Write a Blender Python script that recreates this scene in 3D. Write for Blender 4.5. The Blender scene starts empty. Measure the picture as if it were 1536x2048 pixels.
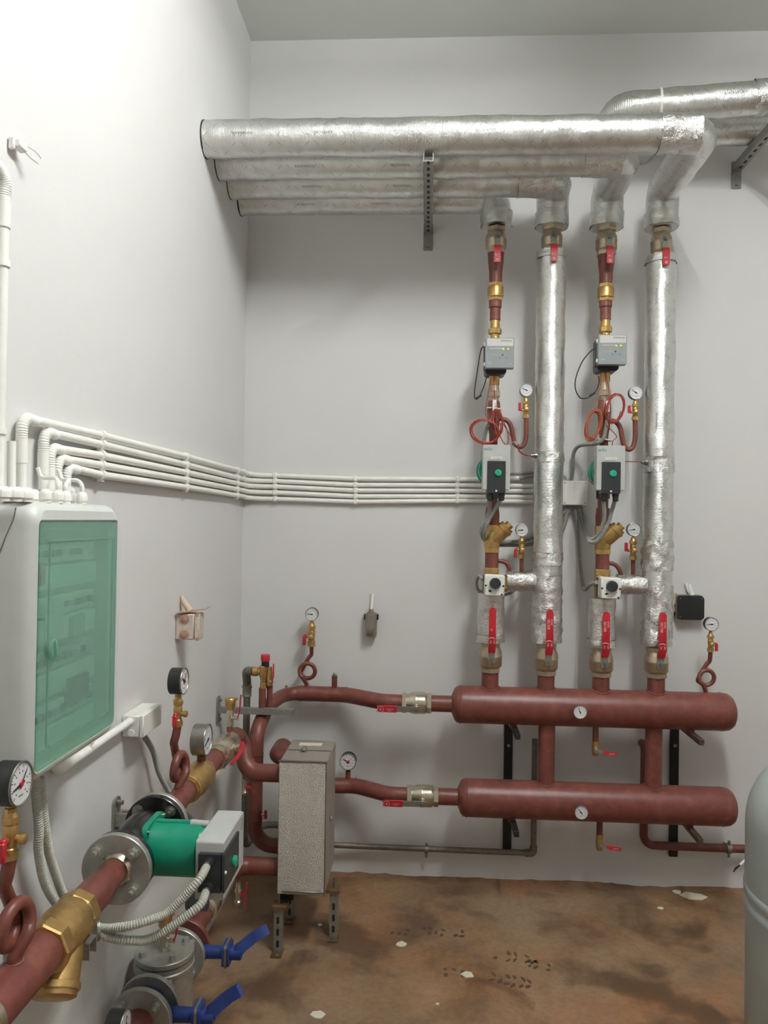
import bpy, math, random
from mathutils import Vector, Matrix, noise
random.seed(7)
V = Vector
scn = bpy.context.scene
COL = scn.collection

# ---------------------------------------------------------------- camera
CAM = V((0.842, -3.469, 1.60)); YAW, PITCH, ROLL, FPX = 0.0567, 0.0103, 0.0155, 1538.0
_f = V((-math.sin(YAW)*math.cos(PITCH), math.cos(YAW)*math.cos(PITCH), math.sin(PITCH)))
_r = _f.cross(V((0, 0, 1))).normalized(); _u = _r.cross(_f)
CR = math.cos(ROLL)*_r + math.sin(ROLL)*_u
CU = -math.sin(ROLL)*_r + math.cos(ROLL)*_u
CF = _f
cd = bpy.data.cameras.new('camera'); cam = bpy.data.objects.new('camera', cd); COL.objects.link(cam)
cd.sensor_fit = 'VERTICAL'; cd.sensor_height = 36.0; cd.lens = FPX/2048*36.0; cd.clip_start = 0.02
cam.matrix_world = Matrix(((CR.x, CU.x, -CF.x, CAM.x), (CR.y, CU.y, -CF.y, CAM.y), (CR.z, CU.z, -CF.z, CAM.z), (0, 0, 0, 1)))
scn.camera = cam

# ---------------------------------------------------------------- world, lamps, exposure
w = bpy.data.worlds.new('world'); scn.world = w; w.use_nodes = True
w.node_tree.nodes['Background'].inputs[0].default_value = (0.9, 0.95, 1, 1)
w.node_tree.nodes['Background'].inputs[1].default_value = 0.0
LAMPS = [(1.62, -2.25)]      # twin fluorescent batten on the ceiling, running into the room (built with the room below)
TUBE_W = 154.0; TUBE_COL = (0.975, 1.0, 0.985)
vs = scn.view_settings
vs.view_transform = 'Standard'; vs.look = 'None'; vs.gamma = 1.0; vs.use_curve_mapping = False
vs.exposure = 0.56

# ---------------------------------------------------------------- projection helpers (photo pixel -> point on a plane of the room)
def U(px, py, x=None, y=None, z=None):
    d = CR*((px-768)/FPX) + CU*((1024-py)/FPX) + CF
    if x is not None: t = (x-CAM.x)/d.x
    elif y is not None: t = (y-CAM.y)/d.y
    else: t = (z-CAM.z)/d.z
    return CAM + d*t
def PX(p):
    q = V(p)-CAM; k = q.dot(CF)
    return 768+FPX*q.dot(CR)/k, 1024-FPX*q.dot(CU)/k
def zat(py, x, y):
    a, b = 0.0, 3.8
    for _ in range(40):
        m = (a+b)/2
        if PX((x, y, m))[1] > py: a = m
        else: b = m
    return a

# ---------------------------------------------------------------- materials
def lin(c):
    return tuple(((v/255)/12.92 if v/255 <= .04045 else ((v/255+.055)/1.055)**2.4) for v in c)
class NT:
    def __init__(s, name):
        s.m = bpy.data.materials.new(name); s.m.use_nodes = True; s.t = s.m.node_tree; s.b = s.t.nodes['Principled BSDF']
    def n(s, typ, ins=None, **kw):
        nd = s.t.nodes.new(typ)
        for k, v in kw.items(): setattr(nd, k, v)
        for k, v in (ins or {}).items():
            if isinstance(v, bpy.types.NodeSocket): s.t.links.new(v, nd.inputs[k])
            else: nd.inputs[k].default_value = v
        return nd
    def set(s, k, v):
        if isinstance(v, bpy.types.NodeSocket): s.t.links.new(v, s.b.inputs[k])
        else: s.b.inputs[k].default_value = v
    def coord(s, which='Object'): return s.n('ShaderNodeTexCoord').outputs[which]
    def noise(s, scale, detail=3, rough=.55, co=None, dist=0):
        return s.n('ShaderNodeTexNoise', {'Vector': co or s.coord(), 'Scale': scale, 'Detail': detail, 'Roughness': rough, 'Distortion': dist}).outputs['Fac']
    def ramp(s, fac, stops):
        r = s.n('ShaderNodeValToRGB', {'Fac': fac}); e = r.color_ramp.elements
        while len(e) < len(stops): e.new(.5)
        for i, (p, c) in enumerate(stops):
            e[i].position = p; e[i].color = (*c, 1) if len(c) == 3 else c
        return r.outputs['Color']
    def math(s, op, a, b=0.0, c=0.0):
        return s.n('ShaderNodeMath', {0: a, 1: b, 2: c}, operation=op).outputs[0]
    def mix(s, fac, a, b):
        nd = s.n('ShaderNodeMix', data_type='RGBA')
        for k, v in ((0, fac), (6, a), (7, b)):
            if isinstance(v, bpy.types.NodeSocket): s.t.links.new(v, nd.inputs[k])
            else: nd.inputs[k].default_value = v if k == 0 else (*v, 1)
        return nd.outputs[2]
    def bump(s, h, strength=.2, dist=.002, prev=None):
        ins = {'Height': h, 'Strength': strength, 'Distance': dist}
        if prev is not None: ins['Normal'] = prev
        return s.n('ShaderNodeBump', ins).outputs['Normal']
M = {}
def simple(key, rgb, metal=0.0, rough=.5, var=.12, vscale=30, bump=0.0, bscale=200, spec=.5, trans=0):
    t = NT(key); c = lin(rgb)
    if var:
        f = t.noise(vscale, 4)
        lo = tuple(v*(1-var) for v in c); hi = tuple(min(1, v*(1+var)) for v in c)
        t.set('Base Color', t.ramp(f, [(.3, lo), (.7, hi)]))
    else: t.set('Base Color', (*c, 1))
    t.set('Metallic', metal); t.set('Roughness', rough); t.set('Specular IOR Level', spec)
    if bump: t.set('Normal', t.bump(t.noise(bscale, 3), bump, .001))
    M[key] = t.m; return t
simple('brass', (194, 160, 104), .88, .41, .14, 60, .15, 300)
simple('bronze', (182, 166, 144), .8, .42, .12, 60, .2, 260)
simple('nickel', (206, 196, 178), .95, .27, .08, 60, .1, 260)
simple('steel', (150, 148, 140), .9, .38, .12, 60)
simple('galv', (150, 150, 142), .6, .45, .18, 90)
simple('zinc_pipe', (128, 122, 112), .6, .5, .18, 60)
simple('stainless', (174, 174, 166), .62, .4, .12, 40, .1, 120)
simple('chrome', (215, 215, 215), 1, .15, 0)
simple('red', (186, 38, 50), 0, .42, .06)
simple('red_cable', (150, 50, 38), 0, .5, .08)
simple('copper_cable', (160, 74, 40), 0, .45, .08)
simple('white_print', (222, 212, 208), 0, .6, 0)
simple('pvc', (241, 239, 233), 0, .38, .03)
simple('box_white', (232, 230, 224), 0, .42, .03)
simple('case_grey', (205, 207, 202), 0, .38, .02)
simple('mod_grey', (180, 182, 178), 0, .42, .04)
simple('black', (30, 31, 31), 0, .42, .1)
simple('black_gloss', (26, 27, 26), 0, .25, .1, 40, .1, 90)
simple('black_steel', (26, 25, 24), 0, .6, .2)
simple('dark_panel', (44, 47, 50), 0, .35, .05)
simple('wgreen', (0, 138, 108), 0, .32, .08, 30)
simple('knob_green', (40, 160, 120), 0, .35, 0)
simple('wtext', (30, 120, 96), 0, .5, 0)
simple('blue', (30, 52, 116), 0, .38, .14, 40)
simple('dial', (222, 222, 224), 0, .45, 0)
simple('ink', (32, 32, 34), 0, .6, 0)
simple('grey_ink', (120, 120, 118), 0, .6, 0)
simple('meter', (136, 142, 144), 0, .45, .03)
simple('meter_top', (196, 194, 190), 0, .45, .02)
simple('lime', (206, 222, 96), 0, .4, 0)
simple('yellow_print', (214, 190, 84), 0, .5, 0)
simple('corr_grey', (150, 150, 143), 0, .45, .04)
simple('corr_light', (186, 186, 176), 0, .45, .04)
simple('tank', (160, 167, 164), 0, .36, .05, 8)
simple('socket_grey', (128, 120, 108), 0, .5, .12)
simple('boxpeach', (204, 190, 178), 0, .55, .12, 60)
simple('peach_dark', (178, 138, 120), 0, .6, .14, 80)
simple('chip', (214, 206, 186), 0, .7, .06)
simple('mud', (84, 64, 46), 0, .7, .2, 60)
simple('arm_brown', (78, 56, 46), 0, .55, .15, 60)
simple('rust_steel', (120, 92, 62), .5, .55, .3, 60)
simple('old_plaster', (206, 186, 166), 0, .85, .08, 20, .3, 90)
# red-brown primer paint with brush wear
t = NT('primer'); f = t.noise(26, 5, .6); f2 = t.noise(160, 3)
c1 = t.ramp(f, [(.25, lin((98, 52, 44))), (.55, lin((117, 64, 55))), (.8, lin((138, 82, 70)))])
c2 = t.mix(t.ramp(f2, [(.70, (0, 0, 0)), (.82, (.35, .35, .35))]), c1, lin((150, 110, 96)))
t.set('Base Color', c2); t.set('Roughness', t.math('MULTIPLY_ADD', f2, .2, .3)); t.set('Normal', t.bump(t.noise(90, 4), .25, .002)); M['primer'] = t.m
# walls
def plaster(key, rgb, dirt):
    t = NT(key); c = lin(rgb); f = t.noise(1.6, 5, .6); f2 = t.noise(14, 5, .65)
    a = t.ramp(f, [(.3, tuple(v*.955 for v in c)), (.7, c)])
    a = t.mix(t.ramp(f2, [(.62, (0, 0, 0)), (.8, (dirt, dirt, dirt))]), a, tuple(v*.8 for v in c))
    t.set('Base Color', a); t.set('Roughness', .62); t.set('Specular IOR Level', .35)
    b = t.bump(t.noise(9, 4), .12, .012); t.set('Normal', t.bump(t.noise(170, 3), .16, .0015, b)); M[key] = t.m
plaster('wall', (219, 218, 216), .12)
plaster('ceil', (220, 222, 217), .1)
plaster('plinth', (206, 203, 197), .5)
# damp bare screed floor
t = NT('floor'); co = t.coord()
big = t.noise(1.15, 6, .62, co, .5); mid = t.noise(4.5, 6, .65, co, .4); fine = t.noise(46, 4, .7, co)
a = t.ramp(mid, [(.28, lin((92, 66, 44))), (.5, lin((132, 98, 66))), (.72, lin((158, 124, 92)))])
a = t.mix(t.ramp(big, [(.40, (0, 0, 0)), (.62, (.75, .75, .75))]), a, lin((150, 128, 104)))
orange = t.noise(1.9, 4, .55, t.n('ShaderNodeMapping', {'Vector': co, 'Location': (3.1, 1.7, 0)}).outputs[0])
a = t.mix(t.ramp(orange, [(.52, (0, 0, 0)), (.72, (.55, .55, .55))]), a, lin((160, 102, 58)))
stain = t.noise(2.6, 5, .6, t.n('ShaderNodeMapping', {'Vector': co, 'Location': (9.3, 4.2, 0)}).outputs[0], .3)
a = t.mix(t.ramp(stain, [(.50, (0, 0, 0)), (.60, (.72, .72, .72))]), a, lin((74, 52, 34)))
a = t.mix(t.ramp(fine, [(.35, (.3, .3, .3)), (.6, (0, 0, 0))]), a, lin((84, 62, 44)))
t.set('Base Color', a); t.set('Roughness', t.ramp(stain, [(.45, (.72,)*3), (.62, (.42,)*3)]))
t.set('Normal', t.bump(t.noise(60, 5, .7, co), .3, .004)); M['floor'] = t.m
# aluminium foil jackets
def foil(key, crinkle, marks, rgb=(232, 232, 229), rough=.30):
    t = NT(key); uv = t.coord('UV'); co = t.coord()
    sep = t.n('ShaderNodeSeparateXYZ', {'Vector': uv}); u, v = sep.outputs[0], sep.outputs[1]
    c = lin(rgb); base = t.ramp(t.noise(22, 4), [(.3, tuple(x*.84 for x in c)), (.7, c)])
    if marks:
        p = .134; out = None
        for sg in (1, -1):
            a_ = t.math('MULTIPLY_ADD', v, sg, u); b_ = t.math('MULTIPLY_ADD', v, -sg, u)
            on = t.math('COMPARE', t.math('FRACT', t.math('MULTIPLY_ADD', a_, 1/p, .5)), .5, .0058)
            ds = t.math('COMPARE', t.math('FRACT', t.math('MULTIPLY_ADD', b_, 2/p, .0)), .5, .22)
            ln = t.math('MULTIPLY', on, ds); out = ln if out is None else t.math('MAXIMUM', out, ln)
        base = t.mix(out, base, lin((70, 70, 68)))
        t.set('Metallic', t.math('MULTIPLY_ADD', out, -.8, .96))
    else: t.set('Metallic', .97)
    t.set('Base Color', base); t.set('Roughness', rough)
    rib = t.math('SINE', t.math('MULTIPLY', v, 1250))
    nb = t.bump(t.math('MULTIPLY', rib, t.noise(26, 3, .6, co)), .55, .0010)
    vo = t.n('ShaderNodeTexVoronoi', {'Vector': t.n('ShaderNodeMapping', {'Vector': co, 'Scale': (1, 1, .8)}).outputs[0], 'Scale': 34.0}, feature='F1').outputs['Distance']
    cr = t.math('ADD', t.noise(38, 5, .65, co, 1.2), t.math('MULTIPLY', vo, .5))
    t.set('Normal', t.bump(cr, crinkle, .006, nb)); M[key] = t.m
foil('foil', .30, True)
foil('foil_tape', .95, False, (230, 229, 226), .27)
foil('foil_plain', .6, False, (228, 228, 224), .32)
# stucco embossed aluminium (exchanger jacket)
t = NT('stucco'); vo = t.n('ShaderNodeTexVoronoi', {'Vector': t.coord(), 'Scale': 400.0}, feature='F1').outputs['Distance']
t.set('Base Color', (*lin((196, 189, 180)), 1)); t.set('Metallic', .72); t.set('Roughness', .33); t.set('Normal', t.bump(vo, .9, .003)); M['stucco'] = t.m
# green tinted door of the distribution board, under a loose plastic film
t = NT('green_glass'); tr = t.n('ShaderNodeBsdfTransparent', {'Color': (.78, .95, .87, 1)})
t.set('Base Color', (*lin((150, 196, 176)), 1)); t.set('Roughness', .2); t.set('Normal', t.bump(t.noise(7, 3, .5, None, 1.0), .2, .003))
mx = t.n('ShaderNodeMixShader', {0: .38, 1: tr.outputs[0], 2: t.b.outputs[0]})
t.t.links.new(mx.outputs[0], t.t.nodes['Material Output'].inputs[0]); M['green_glass'] = t.m
t = NT('film'); tr = t.n('ShaderNodeBsdfTransparent', {'Color': (.96, .98, .97, 1)}); t.set('Base Color', (.8, .85, .83, 1)); t.set('Roughness', .12)
t.set('Normal', t.bump(t.noise(16, 6, .65, None, 3), .9, .012))
mx = t.n('ShaderNodeMixShader', {0: .11, 1: tr.outputs[0], 2: t.b.outputs[0]})
t.t.links.new(mx.outputs[0], t.t.nodes['Material Output'].inputs[0]); M['film'] = t.m

# ---------------------------------------------------------------- mesh builder
class MB:
    def __init__(s): s.v = []; s.f = []; s.uv = []
    def _add(s, vs, fs, uvs=None):
        o = len(s.v); s.v += [V(p) for p in vs]
        for i, f in enumerate(fs):
            s.f.append(tuple(k+o for k in f)); s.uv.append(uvs[i] if uvs else None)
        return s
    def box(s, c, size, R=None, bev=0.0):
        c = V(c); hx, hy, hz = (a/2 for a in size)
        if bev <= 0:
            vs = [V((x, y, z)) for x in (-hx, hx) for y in (-hy, hy) for z in (-hz, hz)]
            fs = [(0, 1, 3, 2), (4, 6, 7, 5), (0, 4, 5, 1), (2, 3, 7, 6), (0, 2, 6, 4), (1, 5, 7, 3)]
        else:
            b = min(bev, hx*.9, hy*.9, hz*.9); vs = []; idx = {}
            for sx in (-1, 1):
                for sy in (-1, 1):
                    for sz in (-1, 1):
                        for a in range(3):
                            p = [sx*(hx-b), sy*(hy-b), sz*(hz-b)]; p[a] = (sx*hx, sy*hy, sz*hz)[a]
                            idx[(sx, sy, sz, a)] = len(vs); vs.append(V(p))
            fs = []
            for a in range(3):
                b1, b2 = (a+1) % 3, (a+2) % 3
                for sg in (-1, 1):
                    q = []
                    for (p1, p2) in ((-1, -1), (1, -1), (1, 1), (-1, 1)):
                        k = [0, 0, 0]; k[a] = sg; k[b1] = p1; k[b2] = p2; q.append(idx[(*k, a)])
                    fs.append(tuple(q) if sg > 0 else tuple(reversed(q)))
            for a in range(3):
                b1, b2 = (a+1) % 3, (a+2) % 3
                for p1 in (-1, 1):
                    for p2 in (-1, 1):
                        k0 = [0, 0, 0]; k0[a] = -1; k0[b1] = p1; k0[b2] = p2; k1 = list(k0); k1[a] = 1
                        q = [idx[(*k0, b1)], idx[(*k1, b1)], idx[(*k1, b2)], idx[(*k0, b2)]]
                        fs.append(tuple(q) if p1*p2 < 0 else tuple(reversed(q)))
            for sx in (-1, 1):
                for sy in (-1, 1):
                    for sz in (-1, 1):
                        q = [idx[(sx, sy, sz, a)] for a in range(3)]
                        fs.append(tuple(q) if sx*sy*sz > 0 else tuple(reversed(q)))
        if R is not None: vs = [R @ p for p in vs]
        return s._add([p+c for p in vs], fs)
    def tube(s, pts, r, n=16, cap=True, closed=False, jit=0.0, jf=14.0):
        pts = [V(p) for p in pts]; N = len(pts)
        rs = r if isinstance(r, (list, tuple)) else [r]*N
        T = []
        for i in range(N):
            if closed: a, b = pts[i-1], pts[(i+1) % N]
            else: a, b = pts[max(i-1, 0)], pts[min(i+1, N-1)]
            d = b-a; T.append(d.normalized() if d.length > 1e-9 else (T[-1] if T else V((0, 0, 1))))
        ref = V((0, 0, 1)) if abs(T[0].z) < .9 else V((0, -1, 0))
        nx = (ref-T[0]*ref.dot(T[0])).normalized(); vs = []; L = [0.0]
        for i in range(N):
            if i:
                nx = nx-T[i]*nx.dot(T[i])
                nx = nx.normalized() if nx.length > 1e-9 else T[i].orthogonal().normalized()
                L.append(L[-1]+(pts[i]-pts[i-1]).length)
            ny = T[i].cross(nx)
            for k in range(n):
                a = 2*math.pi*k/n; d = nx*math.cos(a)+ny*math.sin(a); rr = rs[i]
                if jit: rr += jit*noise.noise((pts[i]+d*rs[i])*jf)
                vs.append(pts[i]+d*rr)
        fs = []; uvs = []
        for i in range(N if closed else N-1):
            j = (i+1) % N
            for k in range(n):
                k2 = (k+1) % n
                fs.append((i*n+k, i*n+k2, j*n+k2, j*n+k))
                l2 = L[j] if j else L[-1]+(pts[0]-pts[-1]).length; cc = 2*math.pi*max(rs[i], .002)/n
                uvs.append(((k*cc, L[i]), ((k+1)*cc, L[i]), ((k+1)*cc, l2), (k*cc, l2)))
        if cap and not closed:
            fs.append(tuple(reversed(range(n)))); uvs.append(None)
            fs.append(tuple((N-1)*n+k for k in range(n))); uvs.append(None)
        return s._add(vs, fs, uvs)
    def lathe(s, prof, o=(0, 0, 0), ax=(0, 0, 1), n=20):
        ax = V(ax).normalized(); o = V(o)
        ref = V((0, 0, 1)) if abs(ax.z) < .9 else V((0, -1, 0))
        nx = (ref-ax*ref.dot(ax)).normalized(); ny = ax.cross(nx); vs = []; fs = []; uvs = []
        for (h, r) in prof:
            for k in range(n):
                a = 2*math.pi*k/n; vs.append(o+ax*h+(nx*math.cos(a)+ny*math.sin(a))*max(r, 1e-5))
        for i in range(len(prof)-1):
            for k in range(n):
                k2 = (k+1) % n; fs.append((i*n+k, i*n+k2, (i+1)*n+k2, (i+1)*n+k))
                cc = 2*math.pi*max(prof[i][1], .002)/n
                uvs.append(((k*cc, prof[i][0]), ((k+1)*cc, prof[i][0]), ((k+1)*cc, prof[i+1][0]), (k*cc, prof[i+1][0])))
        fs.append(tuple(reversed(range(n)))); uvs.append(None)
        m = (len(prof)-1)*n; fs.append(tuple(m+k for k in range(n))); uvs.append(None)
        return s._add(vs, fs, uvs)
    def cyl(s, a, b, r, n=16):
        a, b = V(a), V(b); return s.lathe([(0, r), ((b-a).length, r)], a, b-a, n)
    def prism(s, poly, o, ux, uy, depth):           # polygon in (ux,uy), extruded by depth along ux x uy
        o = V(o); ux = V(ux); uy = V(uy); nz = ux.cross(uy).normalized(); n = len(poly)
        vs = [o+ux*p[0]+uy*p[1] for p in poly]+[o+ux*p[0]+uy*p[1]+nz*depth for p in poly]
        fs = [tuple(reversed(range(n))), tuple(range(n, 2*n))]+[(k, (k+1) % n, n+(k+1) % n, n+k) for k in range(n)]
        return s._add(vs, fs)
    def ribbon(s, pts, wdir, ws, th):               # flat bar following pts
        pts = [V(p) for p in pts]; wd = V(wdir).normalized(); vs = []
        for i, p in enumerate(pts):
            d = (pts[min(i+1, len(pts)-1)]-pts[max(i-1, 0)]).normalized(); nn = d.cross(wd).normalized()*th/2
            h = wd*(ws[i]/2); vs += [p-h-nn, p+h-nn, p+h+nn, p-h+nn]
        fs = []
        for i in range(len(pts)-1):
            a = i*4; b = a+4; fs += [(a+k, a+(k+1) % 4, b+(k+1) % 4, b+k) for k in range(4)]
        m = (len(pts)-1)*4; fs += [(3, 2, 1, 0), (m, m+1, m+2, m+3)]
        return s._add(vs, fs)
    def rplate(s, c, ux, uy, w, h, rad, depth, k=5):  # rounded rectangle plate, front towards ux x uy
        poly = []
        for (sx, sy, a0) in ((1, 1, 0), (-1, 1, 90), (-1, -1, 180), (1, -1, 270)):
            for i in range(k+1):
                a = math.radians(a0+90*i/k); poly.append((sx*(w/2-rad)+rad*math.cos(a), sy*(h/2-rad)+rad*math.sin(a)))
        return s.prism(poly, c, ux, uy, depth)
    def mesh(s, name, off=None, ang=38):
        me = bpy.data.meshes.new(name); off = off or V((0, 0, 0))
        me.from_pydata([p-off for p in s.v], [], s.f)
        if any(u is not None for u in s.uv):
            l = me.uv_layers.new(name='UVMap'); i = 0; buf = []
            for f, u in zip(s.f, s.uv):
                for k in range(len(f)): buf += (u[k] if u else (0.0, 0.0))
            l.data.foreach_set('uv', buf)
        me.polygons.foreach_set('use_smooth', [True]*len(me.polygons))
        me.set_sharp_from_angle(angle=math.radians(ang)); me.update(); return me
OFF = {}
def tag(o, label, cat, group=None):
    o['label'] = label; o['category'] = cat
    if group: o['group'] = group
def thing(name, label, cat, loc=(0, 0, 0), group=None, R=None):
    o = bpy.data.objects.new(name, None); COL.objects.link(o); o.empty_display_size = .03
    o.location = loc; tag(o, label, cat, group)
    if R is not None: o.rotation_euler = R.to_euler()
    OFF[o.name] = V((0, 0, 0)) if R is not None else V(loc)
    return o
def part(name, mb, mt, parent, ang=38, label=None):   # geometry in world coordinates, or local ones for a rotated thing
    me = mb.mesh(name, OFF[parent.name], ang); me.materials.append(M[mt])
    o = bpy.data.objects.new(name, me); COL.objects.link(o); o.parent = parent; OFF[o.name] = OFF[parent.name]
    if label: o['label'] = label
    return o
def solo(name, label, cat, mb, mt, group=None, ang=38):
    xs = [p.x for p in mb.v]; ys = [p.y for p in mb.v]; zs = [p.z for p in mb.v]
    off = V(((min(xs)+max(xs))/2, (min(ys)+max(ys))/2, min(zs)))
    me = mb.mesh(name, off, ang); me.materials.append(M[mt])
    o = bpy.data.objects.new(name, me); COL.objects.link(o); o.location = off; tag(o, label, cat, group); OFF[o.name] = off
    return o
def struct(name, mb, mt, parent=None, ang=38):
    me = mb.mesh(name, None, ang); me.materials.append(M[mt])
    o = bpy.data.objects.new(name, me); COL.objects.link(o); OFF[o.name] = V((0, 0, 0))
    if parent: o.parent = parent
    else: o['kind'] = 'structure'
    return o
TXT = {}
def text(name, string, size, mt, parent, o, ux, uy, label=None):
    if string not in TXT:
        cu = bpy.data.curves.new('t', 'FONT'); cu.body = string; cu.align_x = 'CENTER'; cu.align_y = 'CENTER'; cu.resolution_u = 2
        ob = bpy.data.objects.new('t', cu); COL.objects.link(ob)
        dg = bpy.context.evaluated_depsgraph_get(); dg.update()
        me = bpy.data.meshes.new_from_object(ob.evaluated_get(dg)); TXT[string] = ([v.co.copy() for v in me.vertices], [tuple(p.vertices) for p in me.polygons])
        bpy.data.objects.remove(ob); bpy.data.curves.remove(cu); bpy.data.meshes.remove(me)
    vs, fs = TXT[string]; mb = MB(); ux = V(ux).normalized(); uy = V(uy).normalized(); o = V(o)
    mb._add([o+(ux*p.x+uy*p.y)*size for p in vs], fs)
    return part(name, mb, mt, parent, 38, label)
def frame(z, front):
    z = V(z).normalized(); y = -V(front).normalized(); x = y.cross(z)
    return Matrix((x, y, z)).transposed()
def fil(pts, R, seg=7):
    pts = [V(p) for p in pts]; out = [pts[0]]
    for i in range(1, len(pts)-1):
        P = pts[i]; a = pts[i-1]-P; b = pts[i+1]-P; la, lb = a.length, b.length; a.normalize(); b.normalize()
        r = R[i-1] if isinstance(R, (list, tuple)) else R
        th = math.pi-a.angle(b)
        if th < .02 or r <= 0: out.append(P); continue
        t_ = min(r*math.tan(th/2), la*.49, lb*.49); rr = t_/math.tan(th/2)
        C = P+(a+b).normalized()*math.sqrt(t_*t_+rr*rr); s0 = P+a*t_-C; e0 = P+b*t_-C
        for k in range(seg+1):
            an = s0.angle(e0); f = k/seg
            out.append(C+(s0*math.sin((1-f)*an)+e0*math.sin(f*an))/math.sin(an) if an > 1e-4 else P)
    out.append(pts[-1]); return out
def cr(pts, n=8):
    pts = [V(p) for p in pts]; P = [pts[0]*2-pts[1]]+pts+[pts[-1]*2-pts[-2]]; out = []
    for i in range(1, len(P)-2):
        for k in range(n):
            t_ = k/n; a, b, c, d = P[i-1], P[i], P[i+1], P[i+2]
            out.append(.5*((2*b)+(c-a)*t_+(2*a-5*b+4*c-d)*t_*t_+(3*b-a-3*c+d)*t_**3))
    out.append(pts[-1]); return out
def resamp(pts, step):
    pts = [V(p) for p in pts]; out = [pts[0]]; need = step
    for a, b in zip(pts, pts[1:]):
        L = (b-a).length; pos = need
        while pos <= L: out.append(a.lerp(b, pos/L)); pos += step
        need = pos-L
    return out
def corr(mb, pts, r, pitch=.0042, n=12, depth=.22):
    q = resamp(pts, pitch/3); rs = [r if i % 3 else r*(1-depth) for i in range(len(q))]
    return mb.tube(q, rs, n)
UX, UY, UZ = V((1, 0, 0)), V((0, 1, 0)), V((0, 0, 1))

# ================================================================ THE ROOM
H = 3.79; RXM = 4.2; RYM = -5.6
struct('wall_back', MB().box((RXM/2, .06, H/2), (RXM+.24, .12, H)), 'wall')
struct('wall_left', MB().box((-.06, RYM/2, H/2), (.12, -RYM, H)), 'wall')
struct('wall_right', MB().box((RXM+.06, RYM/2, H/2), (.12, -RYM, H)), 'wall')
struct('wall_front', MB().box((RXM/2, RYM-.06, H/2), (RXM+.24, .12, H)), 'wall')
struct('ceiling', MB().box((RXM/2, RYM/2, H+.06), (RXM+.24, -RYM+.24, .12)), 'ceil')
FLOOR = struct('floor', MB().box((RXM/2, RYM/2, -.05), (RXM+.24, -RYM+.24, .1)), 'floor')
em = bpy.data.materials.new('tube_glow'); em.use_nodes = True; nt = em.node_tree; nt.nodes.remove(nt.nodes['Principled BSDF'])
e_ = nt.nodes.new('ShaderNodeEmission'); e_.inputs[0].default_value = (*TUBE_COL, 1); e_.inputs[1].default_value = TUBE_W
nt.links.new(e_.outputs[0], nt.nodes['Material Output'].inputs[0]); M['tube_glow'] = em
for (lx, ly) in LAMPS:
    t = thing('ceiling_lamp', 'white twin-tube batten lamp on the ceiling above the camera', 'lamp', (lx, ly, H))
    part('housing', MB().box((lx, ly, H-.03), (.10, 1.26, .055), None, .004), 'pvc', t)
    for dx_ in (-.075, .075): part('tube', MB().cyl((lx+dx_, ly-.6, H-.145), (lx+dx_, ly+.6, H-.145), .016, 14), 'tube_glow', t)
    for dy_ in (-.605, .605): part('end_holder', MB().box((lx, ly+dy_, H-.10), (.19, .02, .11), None, .003), 'pvc', t)
# plinth: the foot of the left wall stands two centimetres proud, its top edge rough and sandy
mb = MB(); N = 60; PL = .021; PH = .57; vs = []
for i in range(N+1):
    y = RYM+(-RYM)*i/N; h = PH+.006*noise.noise(V((0, y*5, 0))); p_ = PL+.003*noise.noise(V((3, y*6, 1)))
    vs += [V((0, y, 0)), V((p_, y, 0)), V((p_, y, h-.01)), V((p_-.006, y, h)), V((0, y, h+.004))]
fs = []
for i in range(N):
    a = i*5; fs += [(a+k, a+5+k, a+6+k, a+1+k) for k in range(4)]
mb._add(vs, fs); struct('trim_1', mb, 'plinth')
mb = MB(); vs = []
for i in range(N+1):
    y = RYM+(-RYM)*i/N; h = PH+.006*noise.noise(V((0, y*5, 0))); p_ = PL+.003*noise.noise(V((3, y*6, 1)))
    vs += [V((.0, y, h+.006)), V((p_-.005, y, h+.002)), V((.0, y, h))]
fs = []
for i in range(N):
    a = i*3; fs += [(a+k, a+3+k, a+4+k, a+1+k) for k in range(2)]
mb._add(vs, fs); struct('trim_2', mb, 'old_plaster')

# screed smeared up the foot of the back wall
mb = MB(); N = 130; vs = []
for i in range(N+1):
    x = RXM*i/N; h = .010+.010*noise.noise(V((x*3, 0, 5)))+.008*noise.noise(V((x*17, 2, 5))); d_ = .018+.012*noise.noise(V((x*5, 7, 1)))
    vs += [V((x, -.0005, max(h, .002))), V((x, -.003, max(h, .002))), V((x, -max(d_, .006), .0012)), V((x, -max(d_, .006)-.02, -.001))]
mb._add(vs, [(i*4+k, i*4+k+1, i*4+k+5, i*4+k+4) for i in range(N) for k in range(3)]); struct('trim_3', mb, 'floor')

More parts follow.
